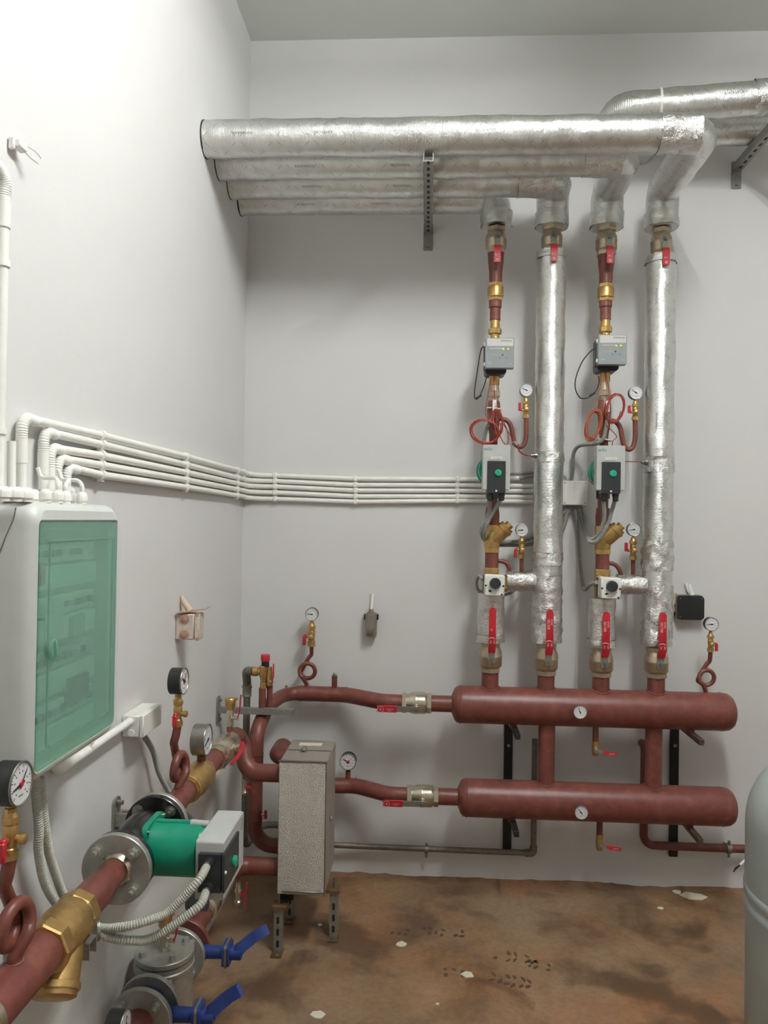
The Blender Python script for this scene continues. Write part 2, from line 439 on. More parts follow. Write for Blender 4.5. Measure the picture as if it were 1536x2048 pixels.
# ================================================================ BUILDERS OF REPEATED FITTINGS
def ball_valve(label, loc, z, front, rb, L, rh, mt, lev, group=None, prints=None):
    """local: pipe axis Z, spindle towards -Y.  lev = (direction along z, length, start of red grip, width, stand-off at the end)"""
    t = thing('ball_valve', label, 'valve', loc, group, frame(z, front))
    part('body', MB().lathe([(-.36*L, rh*.88), (-.30*L, rb*.96), (-.27*L, rb), (-.02*L, rb), (0, rb*1.03), (.05*L, rb*1.03), (.07*L, rb), (.16*L, rb*.99), (.28*L, rb*.84), (.36*L, rh*.86)], n=28), mt, t)
    for sg in (-1, 1):
        part('hex_end', MB().lathe([(sg*.34*L, rh*.9), (sg*.35*L, rh), (sg*.49*L, rh), (sg*.5*L, rh*.94)][::sg], n=6 if rh < .06 else 8), mt, t, 20)
    part('stem', MB().lathe([(rb*.85, .016), (rb+.004, .016), (rb+.006, .011), (rb+.013, .011)], (0, 0, 0), (0, -1, 0), 16), mt, t)
    d, ln, rs, w, so = lev; y0 = -(rb+.015); y1 = -(rb+.015+so)
    P = lambda f: V((0, y0 if f < .03 else y0+(y1-y0)*min(1, (f-.03)/.03), d*f))
    lv = part('lever', MB().ribbon([P(-.016), P(.0), P(.03), P(.045), P(.06), P(max(rs+.01, .062))], UX, [w*.9]*6, .0035), 'galv', t)
    g = MB(); fs = [rs, rs+.004, max(rs+.02, .061), ln*.8, ln-.012, ln-.006, ln]
    g.ribbon([P(f)+V((0, -.0005, 0)) for f in fs], UX, [w*.86, w, w, w*.98, w*.97, w*(.8 if ln > .2 else .95), w*(.42 if ln > .2 else .86)], .0075)
    gp = part('grip', g, 'red', lv)
    part('nut', MB().lathe([(rb+.017, .0095), (rb+.026, .009)], (0, 0, 0), (0, -1, 0), 6).lathe([(rb+.024, .005), (rb+.031, .0045)], (0, 0, 0), (0, -1, 0), 10), 'steel', t, 20)
    for (s, size, along, across, uxs) in (prints or []):
        ux = V((0, 0, uxs)) if uxs else V((1, 0, 0)); uy = V((-uxs, 0, 0)) if uxs else V((0, 0, 1))
        text('lettering', s, size, 'white_print', lv, P(along)+V((across, -.0049, 0)), ux, uy)
    return t
def gauge(label, loc, front, R, dep, ang, case='black', bezel='steel', red=False, hs=.014, group=None, cat='gauge', name='pressure_gauge', stem='brass', ang2=None):
    t = thing(name, label, cat, loc, group, frame(UZ, front)); c = V((0, 0, hs+R))
    part('case', MB().lathe([(-dep*.55, R*.93), (-dep*.5, R*.98), (dep*.42, R*.98), (dep*.44, R*.9)], c, (0, -1, 0), 36), case, t)
    part('bezel', MB().tube([c+V((R*.955*math.cos(a), -dep*.45, R*.955*math.sin(a))) for a in [2*math.pi*k/36 for k in range(36)]], R*.055, 8, closed=True), bezel, t)
    dl = part('dial', MB().lathe([(dep*.40, R*.92), (dep*.442, R*.92)], c, (0, -1, 0), 36), 'dial', t)
    mk = MB(); yf = -dep*.446
    for k in range(28):
        a = math.radians(225-270*k/27); big = k % 3 == 0; r0 = R*(.68 if big else .76); r1 = R*.84
        dv = V((math.cos(a), 0, math.sin(a))); wv = V((-math.sin(a), 0, math.cos(a)))*R*(.022 if big else .012)
        y = V((0, yf, 0)); mk._add([c+dv*r0-wv+y, c+dv*r1-wv+y, c+dv*r1+wv+y, c+dv*r0+wv+y], [(0, 1, 2, 3)])
        if big:
            q = c+dv*R*.54+y; e = R*.034; mk._add([q+V((-e, 0, -e*1.3)), q+V((e, 0, -e*1.3)), q+V((e, 0, e*1.3)), q+V((-e, 0, e*1.3))], [(0, 1, 2, 3)])
    q = c+V((0, yf, -R*.55)); mk._add([q+V((-R*.2, 0, 0)), q+V((R*.2, 0, 0)), q+V((R*.2, 0, R*.05)), q+V((-R*.2, 0, R*.05))], [(0, 1, 2, 3)])
    part('scale_marks', mk, 'ink', dl)
    def hand(a, mt, ln, tail, wd):
        a = math.radians(a); dv = V((math.cos(a), 0, math.sin(a))); wv = V((-math.sin(a), 0, math.cos(a))); o = c+V((0, -dep*.47, 0)); m = MB()
        m.prism([(-tail, -wd), (0, -wd*1.2), (ln, -wd*.25), (ln, wd*.25), (0, wd*1.2), (-tail, wd)], o, dv, wv, .0012)
        m.lathe([(0, R*.11), (dep*.03, R*.1)], o, (0, -1, 0), 12)
        part('needle', m, mt, t, 20)
    if ang2 is not None: hand(ang2, 'red', R*.25, R*.2, R*.1); hand(ang2, 'ink', R*.66, R*.05, R*.03)
    hand(ang, 'ink', R*.72, R*.24, R*.05)
    if red: part('needle_hub', MB().lathe([(dep*.47, R*.16), (dep*.52, R*.13)], c, (0, -1, 0), 14), 'red', t)
    part('socket', MB().lathe([(0, R*.26), (hs*.7, R*.26), (hs*.8, R*.2), (hs+R*.1, R*.2)], n=8), stem, t, 25)
    return t
def cock(label, loc, front, s=1.0, side=-1, up=1, group='gauge cocks with red handles'):
    """small brass gauge cock, red L handle on one side, round test port in front"""
    t = thing('gauge_cock', label, 'valve', loc, group, frame(UZ, front))
    part('body', MB().lathe([(0, .0125*s), (.018*s, .0125*s), (.02*s, .0105*s), (.03*s, .0105*s), (.036*s, .012*s), (.05*s, .012*s), (.056*s, .0105*s), (.060*s, .0125*s), (.070*s, .0125*s), (.074*s, .0095*s), (.082*s, .0085*s)], n=16), 'brass', t)
    for (a, b) in ((.002, .014), (.060, .070)): part('hex_nut', MB().lathe([(a*s, .0145*s), (b*s, .0145*s)], n=6), 'brass', t, 20)
    part('test_port', MB().lathe([(.009*s, .0065*s), (.016*s, .0065*s), (.017*s, .009*s), (.025*s, .009*s), (.0265*s, .007*s)], (0, 0, .034*s), (0, -1, 0), 14), 'brass', t)
    sx = side
    part('spindle', MB().cyl((sx*.008*s, 0, .034*s), (sx*.02*s, 0, .034*s), .0045*s, 10), 'brass', t)
    part('handle', MB().box((sx*.021*s, 0, .036*s), (.012*s, .010*s, .010*s), None, .002*s).box((sx*.025*s, 0, (.034+up*.014)*s), (.011*s, .012*s, .032*s), None, .002*s), 'red', t)
    return t
def weld(mb, c, ax, r, t=.004, n=24):
    c = V(c); ax = V(ax).normalized(); a = ax.orthogonal().normalized(); b = ax.cross(a)
    return mb.tube([c+(a*math.cos(2*math.pi*k/n)+b*math.sin(2*math.pi*k/n))*r for k in range(n)], t, 6, closed=True)
def pigtail(name, label, base, front, h_bot, R, h_top, r, mt='primer', group=None, mir=1):
    """siphon: stub, full loop, offset riser; local x to the viewer's right; returns the top point"""
    Rm = frame(UZ, front); base = V(base); t2 = []
    zc = h_bot+R; xc = .10*R
    t2 += [(0, 0, 0), (0, 0, h_bot*.35)]
    for k in range(0, 15):
        a = math.radians(236-k*(360+40)/14); y = -r*1.15+2.3*r*k/14
        t2.append((xc+R*math.cos(a), y, zc+R*math.sin(a)))
    t2 += [(xc+R*.05, r*1.1, zc+R*1.62), (xc+R*.42, r*.9, zc+R*2.1), (xc+R*.48, r*.4, zc+R*2.7), (xc+R*.48, 0, zc+R*2.7+h_top)]
    t2 = [(a*mir, b, c_) for a, b, c_ in t2]; t = thing(name, label, 'pipe', base, group, Rm)
    part('tube', MB().tube(cr(t2, 5), r, 14), mt, t)
    part('weld', weld(MB(), (0, 0, .001), UZ, r*1.15, r*.28), mt, t)
    return base+Rm @ V(t2[-1])
def pump_module(t, o, up, front, w, h, d, glands=True):
    """grey control module: black key panel, green knob, cable glands; o = centre of its back face; geometry in the thing's own frame"""
    o = V(o); up = V(up); front = V(front); ux = up.cross(front)*1.0
    ux = -front.cross(up) if ux.length < .5 else ux; ux = up.cross(front).normalized()
    m = MB(); k = .012
    m.rplate(o, ux, up, w, h, .006, d-.004); m.rplate(o+front*(d-.004), ux, up, w-.003, h-.003, .005, .004)
    md = part('control_module', m, 'mod_grey', t, 30)
    pw, ph = w*.66, h*.70; pc = o+up*(-h*.5+ph*.5-.012)+front*(d-.0005)
    pn = part('key_panel', MB().rplate(pc, ux, up, pw, ph, .003, .006).box(o+up*(-h*.5-.001)+front*d*.55, tuple(abs(a) for a in (ux*pw*.98+up*.024+front*d*.8))), 'dark_panel', md)
    kc = pc+up*ph*.13+ux*w*.06+front*.006
    part('knob', MB().lathe([(0, .0135), (.006, .0135), (.008, .011)], kc, front, 24), 'knob_green', md)
    part('knob_pointer', MB().box(kc+front*.0085, tuple(abs(a)+.0 for a in (ux*.005+up*.011+front*.0015))), 'wgreen', md)
    sm = MB()
    for (a, b) in ((-.022, .020), (.022, .020), (-.008, .036), (.008, .036), (-.03, .0), (.03, .0)):
        sm.box(kc+ux*a+up*b-front*.0055, tuple(abs(q) for q in (ux*.005+up*.005+front*.0012)))
    part('key_symbols', sm, 'grey_ink', md)
    part('cover_screw', MB().lathe([(0, .004), (.003, .0035)], pc+up*(-ph*.5+.008)+front*.006, front, 10), 'pvc', md)
    lb = part('name_strip', MB().box(pc+up*(ph*.5+.012)+front*.001, tuple(abs(a) for a in (ux*w*.40+up*.0115+front*.0035))), 'white_print', md)
    text('strip_lettering', 'Yonos MAXO', .0062, 'ink', md, pc+up*(ph*.5+.012)+front*.0032, ux, up)
    text('lettering', 'wilo', .020, 'wtext', md, o-ux*w*.31+up*h*.40+front*(d+.0006), ux, up)
    for sx in (-.20, .22):
        b0 = o+ux*w*sx+up*(-h*.5-.013)+front*d*.55
        part('cable_gland', MB().lathe([(0, .0135), (.010, .0135), (.011, .0118), (.026, .0118), (.030, .0095)], b0, -up, 10), 'black', md, 25)
    return [o+ux*w*sx+up*(-h*.5-.042)+front*d*.55 for sx in (-.20, .22)]

# ================================================================ FOIL-JACKETED PIPES UNDER THE CEILING
RY = -.20
RX = [(U(a, b, y=RY).x+U(c, d, y=RY).x)/2 for a, b, c, d in ((991, 480, 982, 1310), (1104, 478, 1092, 1312), (1214, 480, 1201, 1315), (1325, 487, 1310, 1320))]
def ZR(k, py): return zat(py, RX[k], RY)
TOPR = .0665; TOPZ = 2.995
TOPY = [-.146, -.320, -.500, -.684]           # the pipe for riser 1 runs nearest the wall
ordw = ['rearmost', 'third', 'second', 'frontmost']
lbl_top = ['rearmost and shortest silver foil pipe along the wall, feeding the leftmost riser',
           'third silver foil pipe from the front, bending down above the second riser',
           'second silver foil pipe from the front, bending back to the third riser',
           'frontmost and longest silver foil pipe with upside-down lettering, elbow at its right end']
sleeve_bot = [455, 456, 456, 457]
for k in range(4):
    Y = TOPY[k]; zb = ZR(k, sleeve_bot[k]); x = RX[k]
    if k == 0: P = fil([(.004, Y, TOPZ), (x, Y, TOPZ), (x, RY, TOPZ-.14), (x, RY, zb)], [.05, .08], 6)
    else: P = fil([(.004, Y, TOPZ), (x, Y, TOPZ), (x, RY, TOPZ), (x, RY, zb)], [.075, .06], 6)
    t = thing('foil_pipe', lbl_top[k], 'pipe', (0, Y, TOPZ-TOPR), 'foil jacketed pipes under the ceiling')
    part('foil_jacket', MB().tube(resamp(P, .028)+[P[-1]], TOPR if k else TOPR*.97, 30, jit=.005, jf=16), 'foil', t, 60)
    for (a, b, rr) in ((x-.16, x-.02, 1.0),):
        if k: part('tape_wrap', MB().tube([V((a+(b-a)*i/5, Y, TOPZ)) for i in range(6)], TOPR+.0022, 30, cap=False, jit=.006, jf=34), 'foil_tape', t, 60)
    part('tape_wrap', MB().tube([V((x, RY, zb+.002+.012*i)) for i in range(6)], TOPR*(.97 if k == 0 else 1)+.0025, 30, cap=False, jit=.008, jf=40), 'foil_plain', t, 60)
    part('end_gap', MB().lathe([(0, TOPR*1.01), (.004, TOPR*1.01)], (.0015, Y, TOPZ), (1, 0, 0), 30), 'ink', t)  # dark gap at the wall, its shade put in as a black ring
    cxs = [.155+.29*i for i in range(5)] if k == 3 else ([.35, .72] if k else [.3, .62])
    for i, xx in enumerate(cxs):
        if xx > x-.1: continue
        a = math.radians(-8 if k == 3 else -38); n = V((0, -math.cos(a), math.sin(a))); up = V((0, math.sin(a), math.cos(a)))
        text('printed_lettering', 'ROCKWOOL', .0125, 'grey_ink', t, V((xx, Y, TOPZ))+n*(TOPR+.0035), -UX if k == 3 else UX, -up if k == 3 else up)
# two more jacketed pipes higher up on the right
zA = 3.275
A0 = U(1240, 243, z=zA); A1 = U(1640, 206, z=zA)
A0 = V((A0.x-.03, -.33, zA)); A1 = V((A1.x+.35, -.47, zA))
t = thing('foil_pipe', 'upper silver foil pipe entering from the right edge, with a white tie around it', 'pipe', A0-V((0, 0, .065)), 'foil jacketed pipes at the upper right')
P = fil([(A0.x, -.01, zA), A0, A1], .07, 6)
part('foil_jacket', MB().tube(resamp(P, .03), .064, 30, jit=.005, jf=16), 'foil', t, 60)
tx = U(1320, 225, y=-.36).x; tp = A0.lerp(A1, (tx-A0.x)/(A1.x-A0.x)); part('tie', MB().lathe([(-.004, .0665), (.004, .0665)], tp, A1-A0, 30), 'pvc', t)
tp = A0.lerp(A1, (U(1527, 215, y=-.42).x-A0.x)/(A1.x-A0.x)); part('tape_wrap', MB().tube([tp+(A1-A0).normalized()*(-.03+.012*i) for i in range(6)], .0665, 30, cap=False, jit=.007, jf=40), 'foil_tape', t, 60)
text('printed_lettering', 'ROCKWOOL', .014, 'grey_ink', t, A0.lerp(A1, .38)+V((-.01, -.0655, -.004)), (A1-A0), UZ)
B0 = V((A0.x+.18, -.155, zA-.012)); B1 = V((A1.x, -.20, zA-.012))
t = thing('foil_pipe', 'lower silver foil pipe at the right edge, resting on the strut by the wall', 'pipe', B0-V((0, 0, .065)), 'foil jacketed pipes at the upper right')
P = fil([(B0.x, -.01, B0.z), B0, B1], .06, 6); part('foil_jacket', MB().tube(resamp(P, .03), .062, 28, jit=.004, jf=16), 'foil', t, 60)
text('printed_lettering', 'ROCKWOOL', .013, 'grey_ink', t, B0.lerp(B1, .42)+V((0, -.055, -.033)), (B1-B0), V((0, -.4, .8)))
# slotted strut brackets carrying these pipes
def strut(label, x, z, y1, zl=None):
    t = thing('strut_bracket', label, 'bracket', (x, 0, z), 'slotted strut brackets under the foil pipes')
    ch = MB(); w_, h_ = .034, .030
    ch.box((x, y1/2, z-h_/2), (w_-.004, -y1, .003)).box((x-w_/2, y1/2, z-.001), (.003, -y1, h_)).box((x+w_/2, y1/2, z-.001), (.003, -y1, h_))
    c = part('channel', ch, 'galv', t)
    sl = MB(); n = int(-y1/.05)
    for i in range(n): sl.rplate((x, -.05-.05*i, z-h_/2-.0017), UY, UX, .026, .011, .005, .0006)
    part('slots', sl, 'black_steel', c)
    part('wall_plate', MB().rplate((x, -.0005, z-.03), UX, UZ, .042, .12, .004, .006), 'galv', t)
    for dz in (-.075, .014): part('anchor_bolt', MB().lathe([(.006, .010), (.008, .010)], (x, 0, z+dz), (0, -1, 0), 14).lathe([(.008, .0065), (.014, .006)], (x, 0, z+dz), (0, -1, 0), 6), 'steel', t, 20)
    return t
sx = U(857, 430, y=0).x; strut('galvanised slotted strut bracket under the four foil pipes, seen end-on', sx, TOPZ-TOPR-.019, -.71)
sx2 = U(1472, 345, y=0).x; strut('green-grey strut bracket on the wall at the upper right corner', sx2, zA-.064-.032, -.62)

# ================================================================ RISERS BELOW THEM
def jacket(label, x, y, zt, zb, r, mt='foil', tapes=(), txts=(), grp='foil jacketed risers'):
    t = thing('foil_riser', label, 'pipe', (x, y, zb), grp)
    n = max(4, int((zt-zb)/.03)); part('foil_jacket', MB().tube([V((x, y, zb+(zt-zb)*i/n)) for i in range(n+1)], r, 30, jit=.0055, jf=18), mt, t, 60)
    for (a, b, m2) in tapes:
        k = max(4, int(abs(b-a)/.012)); part('tape_wrap', MB().tube([V((x, y, a+(b-a)*i/k)) for i in range(k+1)], r+.0025, 30, cap=False, jit=.009, jf=38), m2, t, 60)
    for (z, a) in txts:
        n_ = V((math.sin(a), -math.cos(a), 0)); text('printed_lettering', 'ROCKWOOL', .011, 'grey_ink', t, V((x, y, z))+n_*(r+.0035), -UZ, V((math.cos(a), math.sin(a), 0)))
    return t
R2t, R2b = ZR(1, 505), ZR(1, 1284); R4t, R4b = ZR(3, 514), ZR(3, 1290)
jacket('long silver foil riser, second from the left, with a fine ribbed highlight', RX[1], RY, R2t, R2b, .0605, 'foil',
       [(R2t-.03, R2t, 'foil_plain'), (ZR(1, 1130), ZR(1, 1105), 'foil_tape'), (R2b, ZR(1, 1150), 'foil_tape'), (ZR(1, 925), ZR(1, 905), 'foil_plain')], [(ZR(1, 790), -.15), (ZR(1, 1030), .55)])
jacket('rightmost long silver foil riser, bare wall to its right', RX[3], RY, R4t, R4b, .0605, 'foil',
       [(R4t-.03, R4t, 'foil_plain'), (ZR(3, 1140), ZR(3, 1080), 'foil_tape'), (R4b, ZR(3, 1170), 'foil_tape'), (ZR(3, 945), ZR(3, 915), 'foil_tape')], [(ZR(3, 600), -.55), (ZR(3, 845), -.45), (ZR(3, 1080), -.2)])
for k, l in ((0, 'short foil sleeve above the bottom valve of the leftmost riser'), (2, 'short crumpled foil sleeve above the bottom valve of the third riser')):
    zt, zb = ZR(k, 1186 if k == 0 else 1196), ZR(k, 1283 if k == 0 else 1292)
    jacket(l, RX[k], RY, zt, zb, .0555, 'foil_tape', [(zb, zb+.03, 'foil_plain')], (), 'short foil sleeves')
for k, l in ((0, 'short foil branch between the leftmost mixing valve and the second riser'), (2, 'short foil branch between the third riser mixing valve and the rightmost riser')):
    zc = ZR(k, 1161 if k == 0 else 1168); x0 = RX[k]+.062; x1 = RX[k+1]-.05
    t = thing('foil_branch', l, 'pipe', ((x0+x1)/2, RY, zc-.04), 'foil branches between risers')
    part('foil_jacket', MB().tube([V((x0+(x1-x0)*i/8, RY, zc)) for i in range(9)], .0415, 24, jit=.006, jf=38), 'foil_tape', t, 60)
# ball valves of the risers
names4 = ['leftmost riser', 'second riser', 'third riser', 'rightmost riser']
tops = [(457, 506), (456, 503), (457, 510), (460, 514)]; bots = [(1283, 1343), (1286, 1349), (1292, 1352), (1294, 1354)]
for k in range(4):
    z1, z0 = ZR(k, tops[k][0]), ZR(k, tops[k][1]); c = V((RX[k], RY, (z0+z1)/2))
    ball_valve('bronze ball valve with short red lever at the top of the %s' % names4[k], c, UZ, -UY, .0435, (z1-z0)*1.06, .0405, 'bronze', (-1, .115, .042, .028, .012), 'ball valves under the foil pipes',
               [('KH', .010, .085, -.003, 0), ('®', .016, .105, 0, 0)])
    z1, z0 = ZR(k, bots[k][0]), ZR(k, bots[k][1]); c = V((RX[k], RY, (z0+z1)/2))
    pr = [('SELTER', .0135, .155, -.006, -1), ('DN50', .010, .165, .007, -1), ('ON', .0085, .072, -.007, -1), ('OFF', .0085, .072, .007, -1), ('(', .03, .088, 0.0, -1)] if k else [('25', .010, .125, -.004, -1), ('ON', .0085, .075, -.007, -1), ('OFF', .0085, .075, .007, -1), ('(', .03, .091, 0.0, -1)]
    ball_valve('large bronze ball valve with long red lever at the foot of the %s' % names4[k], c, UZ, -UY, .0485, (z1-z0)*1.02, .0435, 'bronze', (1, .215, .028, .0295, .020), 'ball valves above the upper manifold', pr)
# --- the two instrumented risers (first and third)
def riser_fittings(k, py, who):
    x = RX[k]; Z = lambda p: ZR(k, p); g = lambda s: V((x, RY, s))
    z = Z(py['red0']); z2 = Z(py['brass0']); z3 = Z(py['brass1']); z4 = Z(py['nip1']); z5 = Z(py['un1'])
    solo('reducer', 'dark red tapered reducer below the top valve of the %s' % who, 'pipe', MB().lathe([(z2, .0265), (z2+.028, .0275), (z2+.045, .0275), (z-.045, .0325), (z-.005, .0342), (z, .0342)], (x, RY, 0), UZ, 22), 'primer', 'painted reducers')
    t = thing('check_valve', 'brass check valve in the %s above the heat meter' % who, 'valve', g(z3), 'brass check valves')
    part('body', MB().lathe([(z3+.012, .030), (z3+.016, .0335), (z2-.020, .0345), (z2-.012, .030)], (x, RY, 0), UZ, 24), 'brass', t)
    part('hex_end', MB().lathe([(z3, .0318), (z3+.014, .0318)], (x, RY, 0), UZ, 6), 'brass', t, 20)
    part('hex_end', MB().lathe([(z2-.014, .0318), (z2, .0318)], (x, RY, 0), UZ, 6), 'brass', t, 20)
    solo('pipe_nipple', 'dark red painted nipple below the brass check valve of the %s' % who, 'pipe', MB().lathe([(z4, .0225), (z4+.05, .0225), (z4+.054, .0265), (z3, .0265)], (x, RY, 0), UZ, 20), 'primer', 'painted nipples')
    t = thing('meter_union', 'brass union directly above the heat meter of the %s' % who, 'fitting', g(z5), 'brass meter unions')
    part('tail', MB().lathe([(z5, .0185), (z5+.03, .019), (z5+.045, .0205), (z4-.03, .020), (z4, .019)], (x, RY, 0), UZ, 18), 'brass', t)
    zm = z5+(z4-z5)*.50; part('union_nut', MB().lathe([(zm-.012, .024), (zm-.010, .0285), (zm+.010, .0285), (zm+.013, .024)], (x, RY, 0), UZ, 8), 'brass', t, 20)
    part('seal_plug', MB().lathe([(.015, .006), (.026, .006), (.027, .004)], (x, RY, z5+.018), (0.1, -1, 0), 10), 'brass', t)
    # heat meter
    mz1, mz0 = Z(py['met0']), Z(py['met1']); a = U(py['mx0'], py['met0'], y=-.30).x; b = U(py['mx1'], py['met0'], y=-.30).x; cx = (a+b)/2; cz = (mz0+mz1)/2; w_ = b-a; h_ = (mz1-mz0)*.965
    t = thing('heat_meter', 'grey heat meter with two lime buttons on the %s' % who, 'meter', (x, RY, mz0-.03), 'heat meters')
    part('flow_tube', MB().lathe([(mz0-.05, .0225), (mz1+.012, .0225)], (x, RY, 0), UZ, 18), 'brass', t)
    part('sensor_block', MB().rplate((x+.002, RY+.035, cz-.012), UX, UZ, .088, h_+.012, .016, .085), 'black', t)
    bk = part('wall_bracket', MB().box((cx-w_*.46, -.235, cz-.006), (.014, .06, h_*.9), None, .004), 'black', t)
    cs = part('case', MB().rplate((cx, -.262, cz), UX, UZ, w_, h_, .004, .030).rplate((cx, -.292, cz), UX, UZ, w_*.985, h_*.985, .004, .004), 'meter', t, 30)
    part('name_plate', MB().rplate((cx+.001, -.2958, cz+h_*.345), UX, UZ, w_*.90, h_*.25, .002, .0010), 'meter_top', cs)
    text('lettering', 'Kamstrup', .011, 'ink', cs, (cx+w_*.22, -.2972, cz+h_*.40), UX, UZ)
    part('slot', MB().box((cx-w_*.12, -.2965, cz+h_*.14), (w_*.46, .0015, .0035)), 'meter_top', cs)
    for s_ in (.12, .28): part('button', MB().lathe([(0, .0052), (.003, .0048)], (cx+w_*s_, -.296, cz+h_*.12), (0, -1, 0), 16), 'lime', cs)
    text('lettering', 'MULTICAL', .0082, 'yellow_print', cs, (cx-w_*.13, -.2966, cz-h_*.06), UX, UZ)
    text('lettering', 'T550', .007, 'meter_top', cs, (cx+w_*.36, -.2966, cz-h_*.36), UX, UZ)
    text('lettering', 'heat', .009, 'meter_top', cs, (cx-w_*.34, -.2966, cz-h_*.34), UX, UZ)
    dots = MB()
    for (q, r_, s_) in ((.10, -.07, .0035), (.0, -.17, .002), (.24, -.17, .002)): dots.lathe([(0, s_), (.001, s_)], (cx+w_*q, -.2962, cz+h_*r_), (0, -1, 0), 10)
    part('optical_eye', dots, 'ink', cs)
    for s_ in (.30, -.36): part('side_clip', MB().box((cx-w_*.52, -.283, cz+h_*s_), (.006, .012, .016), None, .002), 'pvc', cs)
    # brass tail piece, painted pipe and bag-shaped swage down to the pump
    b1, b2, b3 = Z(py['met1']+4), Z(py['tail1']), Z(py['pump0'])
    t = thing('meter_tail', 'brass tapered tail piece with hexagon nut under the heat meter of the %s' % who, 'fitting', g(b2), 'brass tail pieces')
    part('taper', MB().lathe([(b2-.03, .020), (b2+.012, .0205), (b2+.014, .022), (b1-.01, .0165), (b1, .0165)], (x, RY, 0), UZ, 20), 'bronze', t)
    part('hex_nut', MB().lathe([(b2-.008, .0275), (b2+.012, .0285), (b2+.015, .026)], (x, RY, 0), UZ, 6), 'bronze', t, 20)
    zz = b2-.026; solo('riser_pipe', 'dark red painted pipe between heat meter and pump of the %s' % who, 'pipe',
         MB().lathe([(b3-.02, .018), (b3+.05, .018), (b3+.09, .0245), (zz-.045, .0285), (zz-.012, .026), (zz, .023)], (x, RY, 0), UZ, 20), 'primer', 'painted riser pipes')
    # circulation pump
    p1, p0 = Z(py['pump0']), Z(py['pump1']); a = U(py['px0'], py['pump0'], y=-.37).x; b = U(py['px1'], py['pump0'], y=-.37).x; cx = (a+b)/2; w_ = b-a
    c = V((x, RY, (p0+p1)/2))
    t = thing('circulation_pump', 'circulation pump with grey control box and green knob on the %s' % who, 'pump', g(p0-.03), 'circulation pumps on the risers')
    part('volute', MB().lathe([(-.075, .03), (-.06, .05), (-.03, .062), (.02, .062), (.05, .058)], c+V((0, -.01, -.01)), (0, -1, 0), 24), 'black_gloss', t)
    part('flange_union', MB().lathe([(p0-.026, .0225), (p0-.024, .029), (p0+.004, .029), (p0+.03, .024), (p1-.03, .024), (p1-.004, .029), (p1+.004, .024)], (x, RY, 0), UZ, 8), 'black_gloss', t, 25)
    part('motor', MB().lathe([(.045, .058), (.05, .062), (.062, .062), (.066, .056), (.125, .055)], c+V((-.012, 0, -.008)), (0, -1, 0), 28), 'wgreen', t)
    fc = V((cx, RY-.118, (p0+p1)/2)); hh = (p1-p0)*.955
    return pump_module(t, fc, UZ, -UY, w_*.97, hh, .052)
pyA = dict(red0=505, brass0=567, brass1=602, nip1=641, un1=686, met0=685, met1=746, mx0=971, mx1=1029, tail1=790, pump0=895, pump1=985, px0=965, px1=1022)
pyB = dict(red0=508, brass0=569, brass1=603, nip1=640, un1=680, met0=679, met1=739, mx0=1197, mx1=1255, tail1=788, pump0=897, pump1=986, px0=1193, px1=1252)
glA = riser_fittings(0, pyA, 'leftmost riser')
glB = riser_fittings(2, pyB, 'third riser')
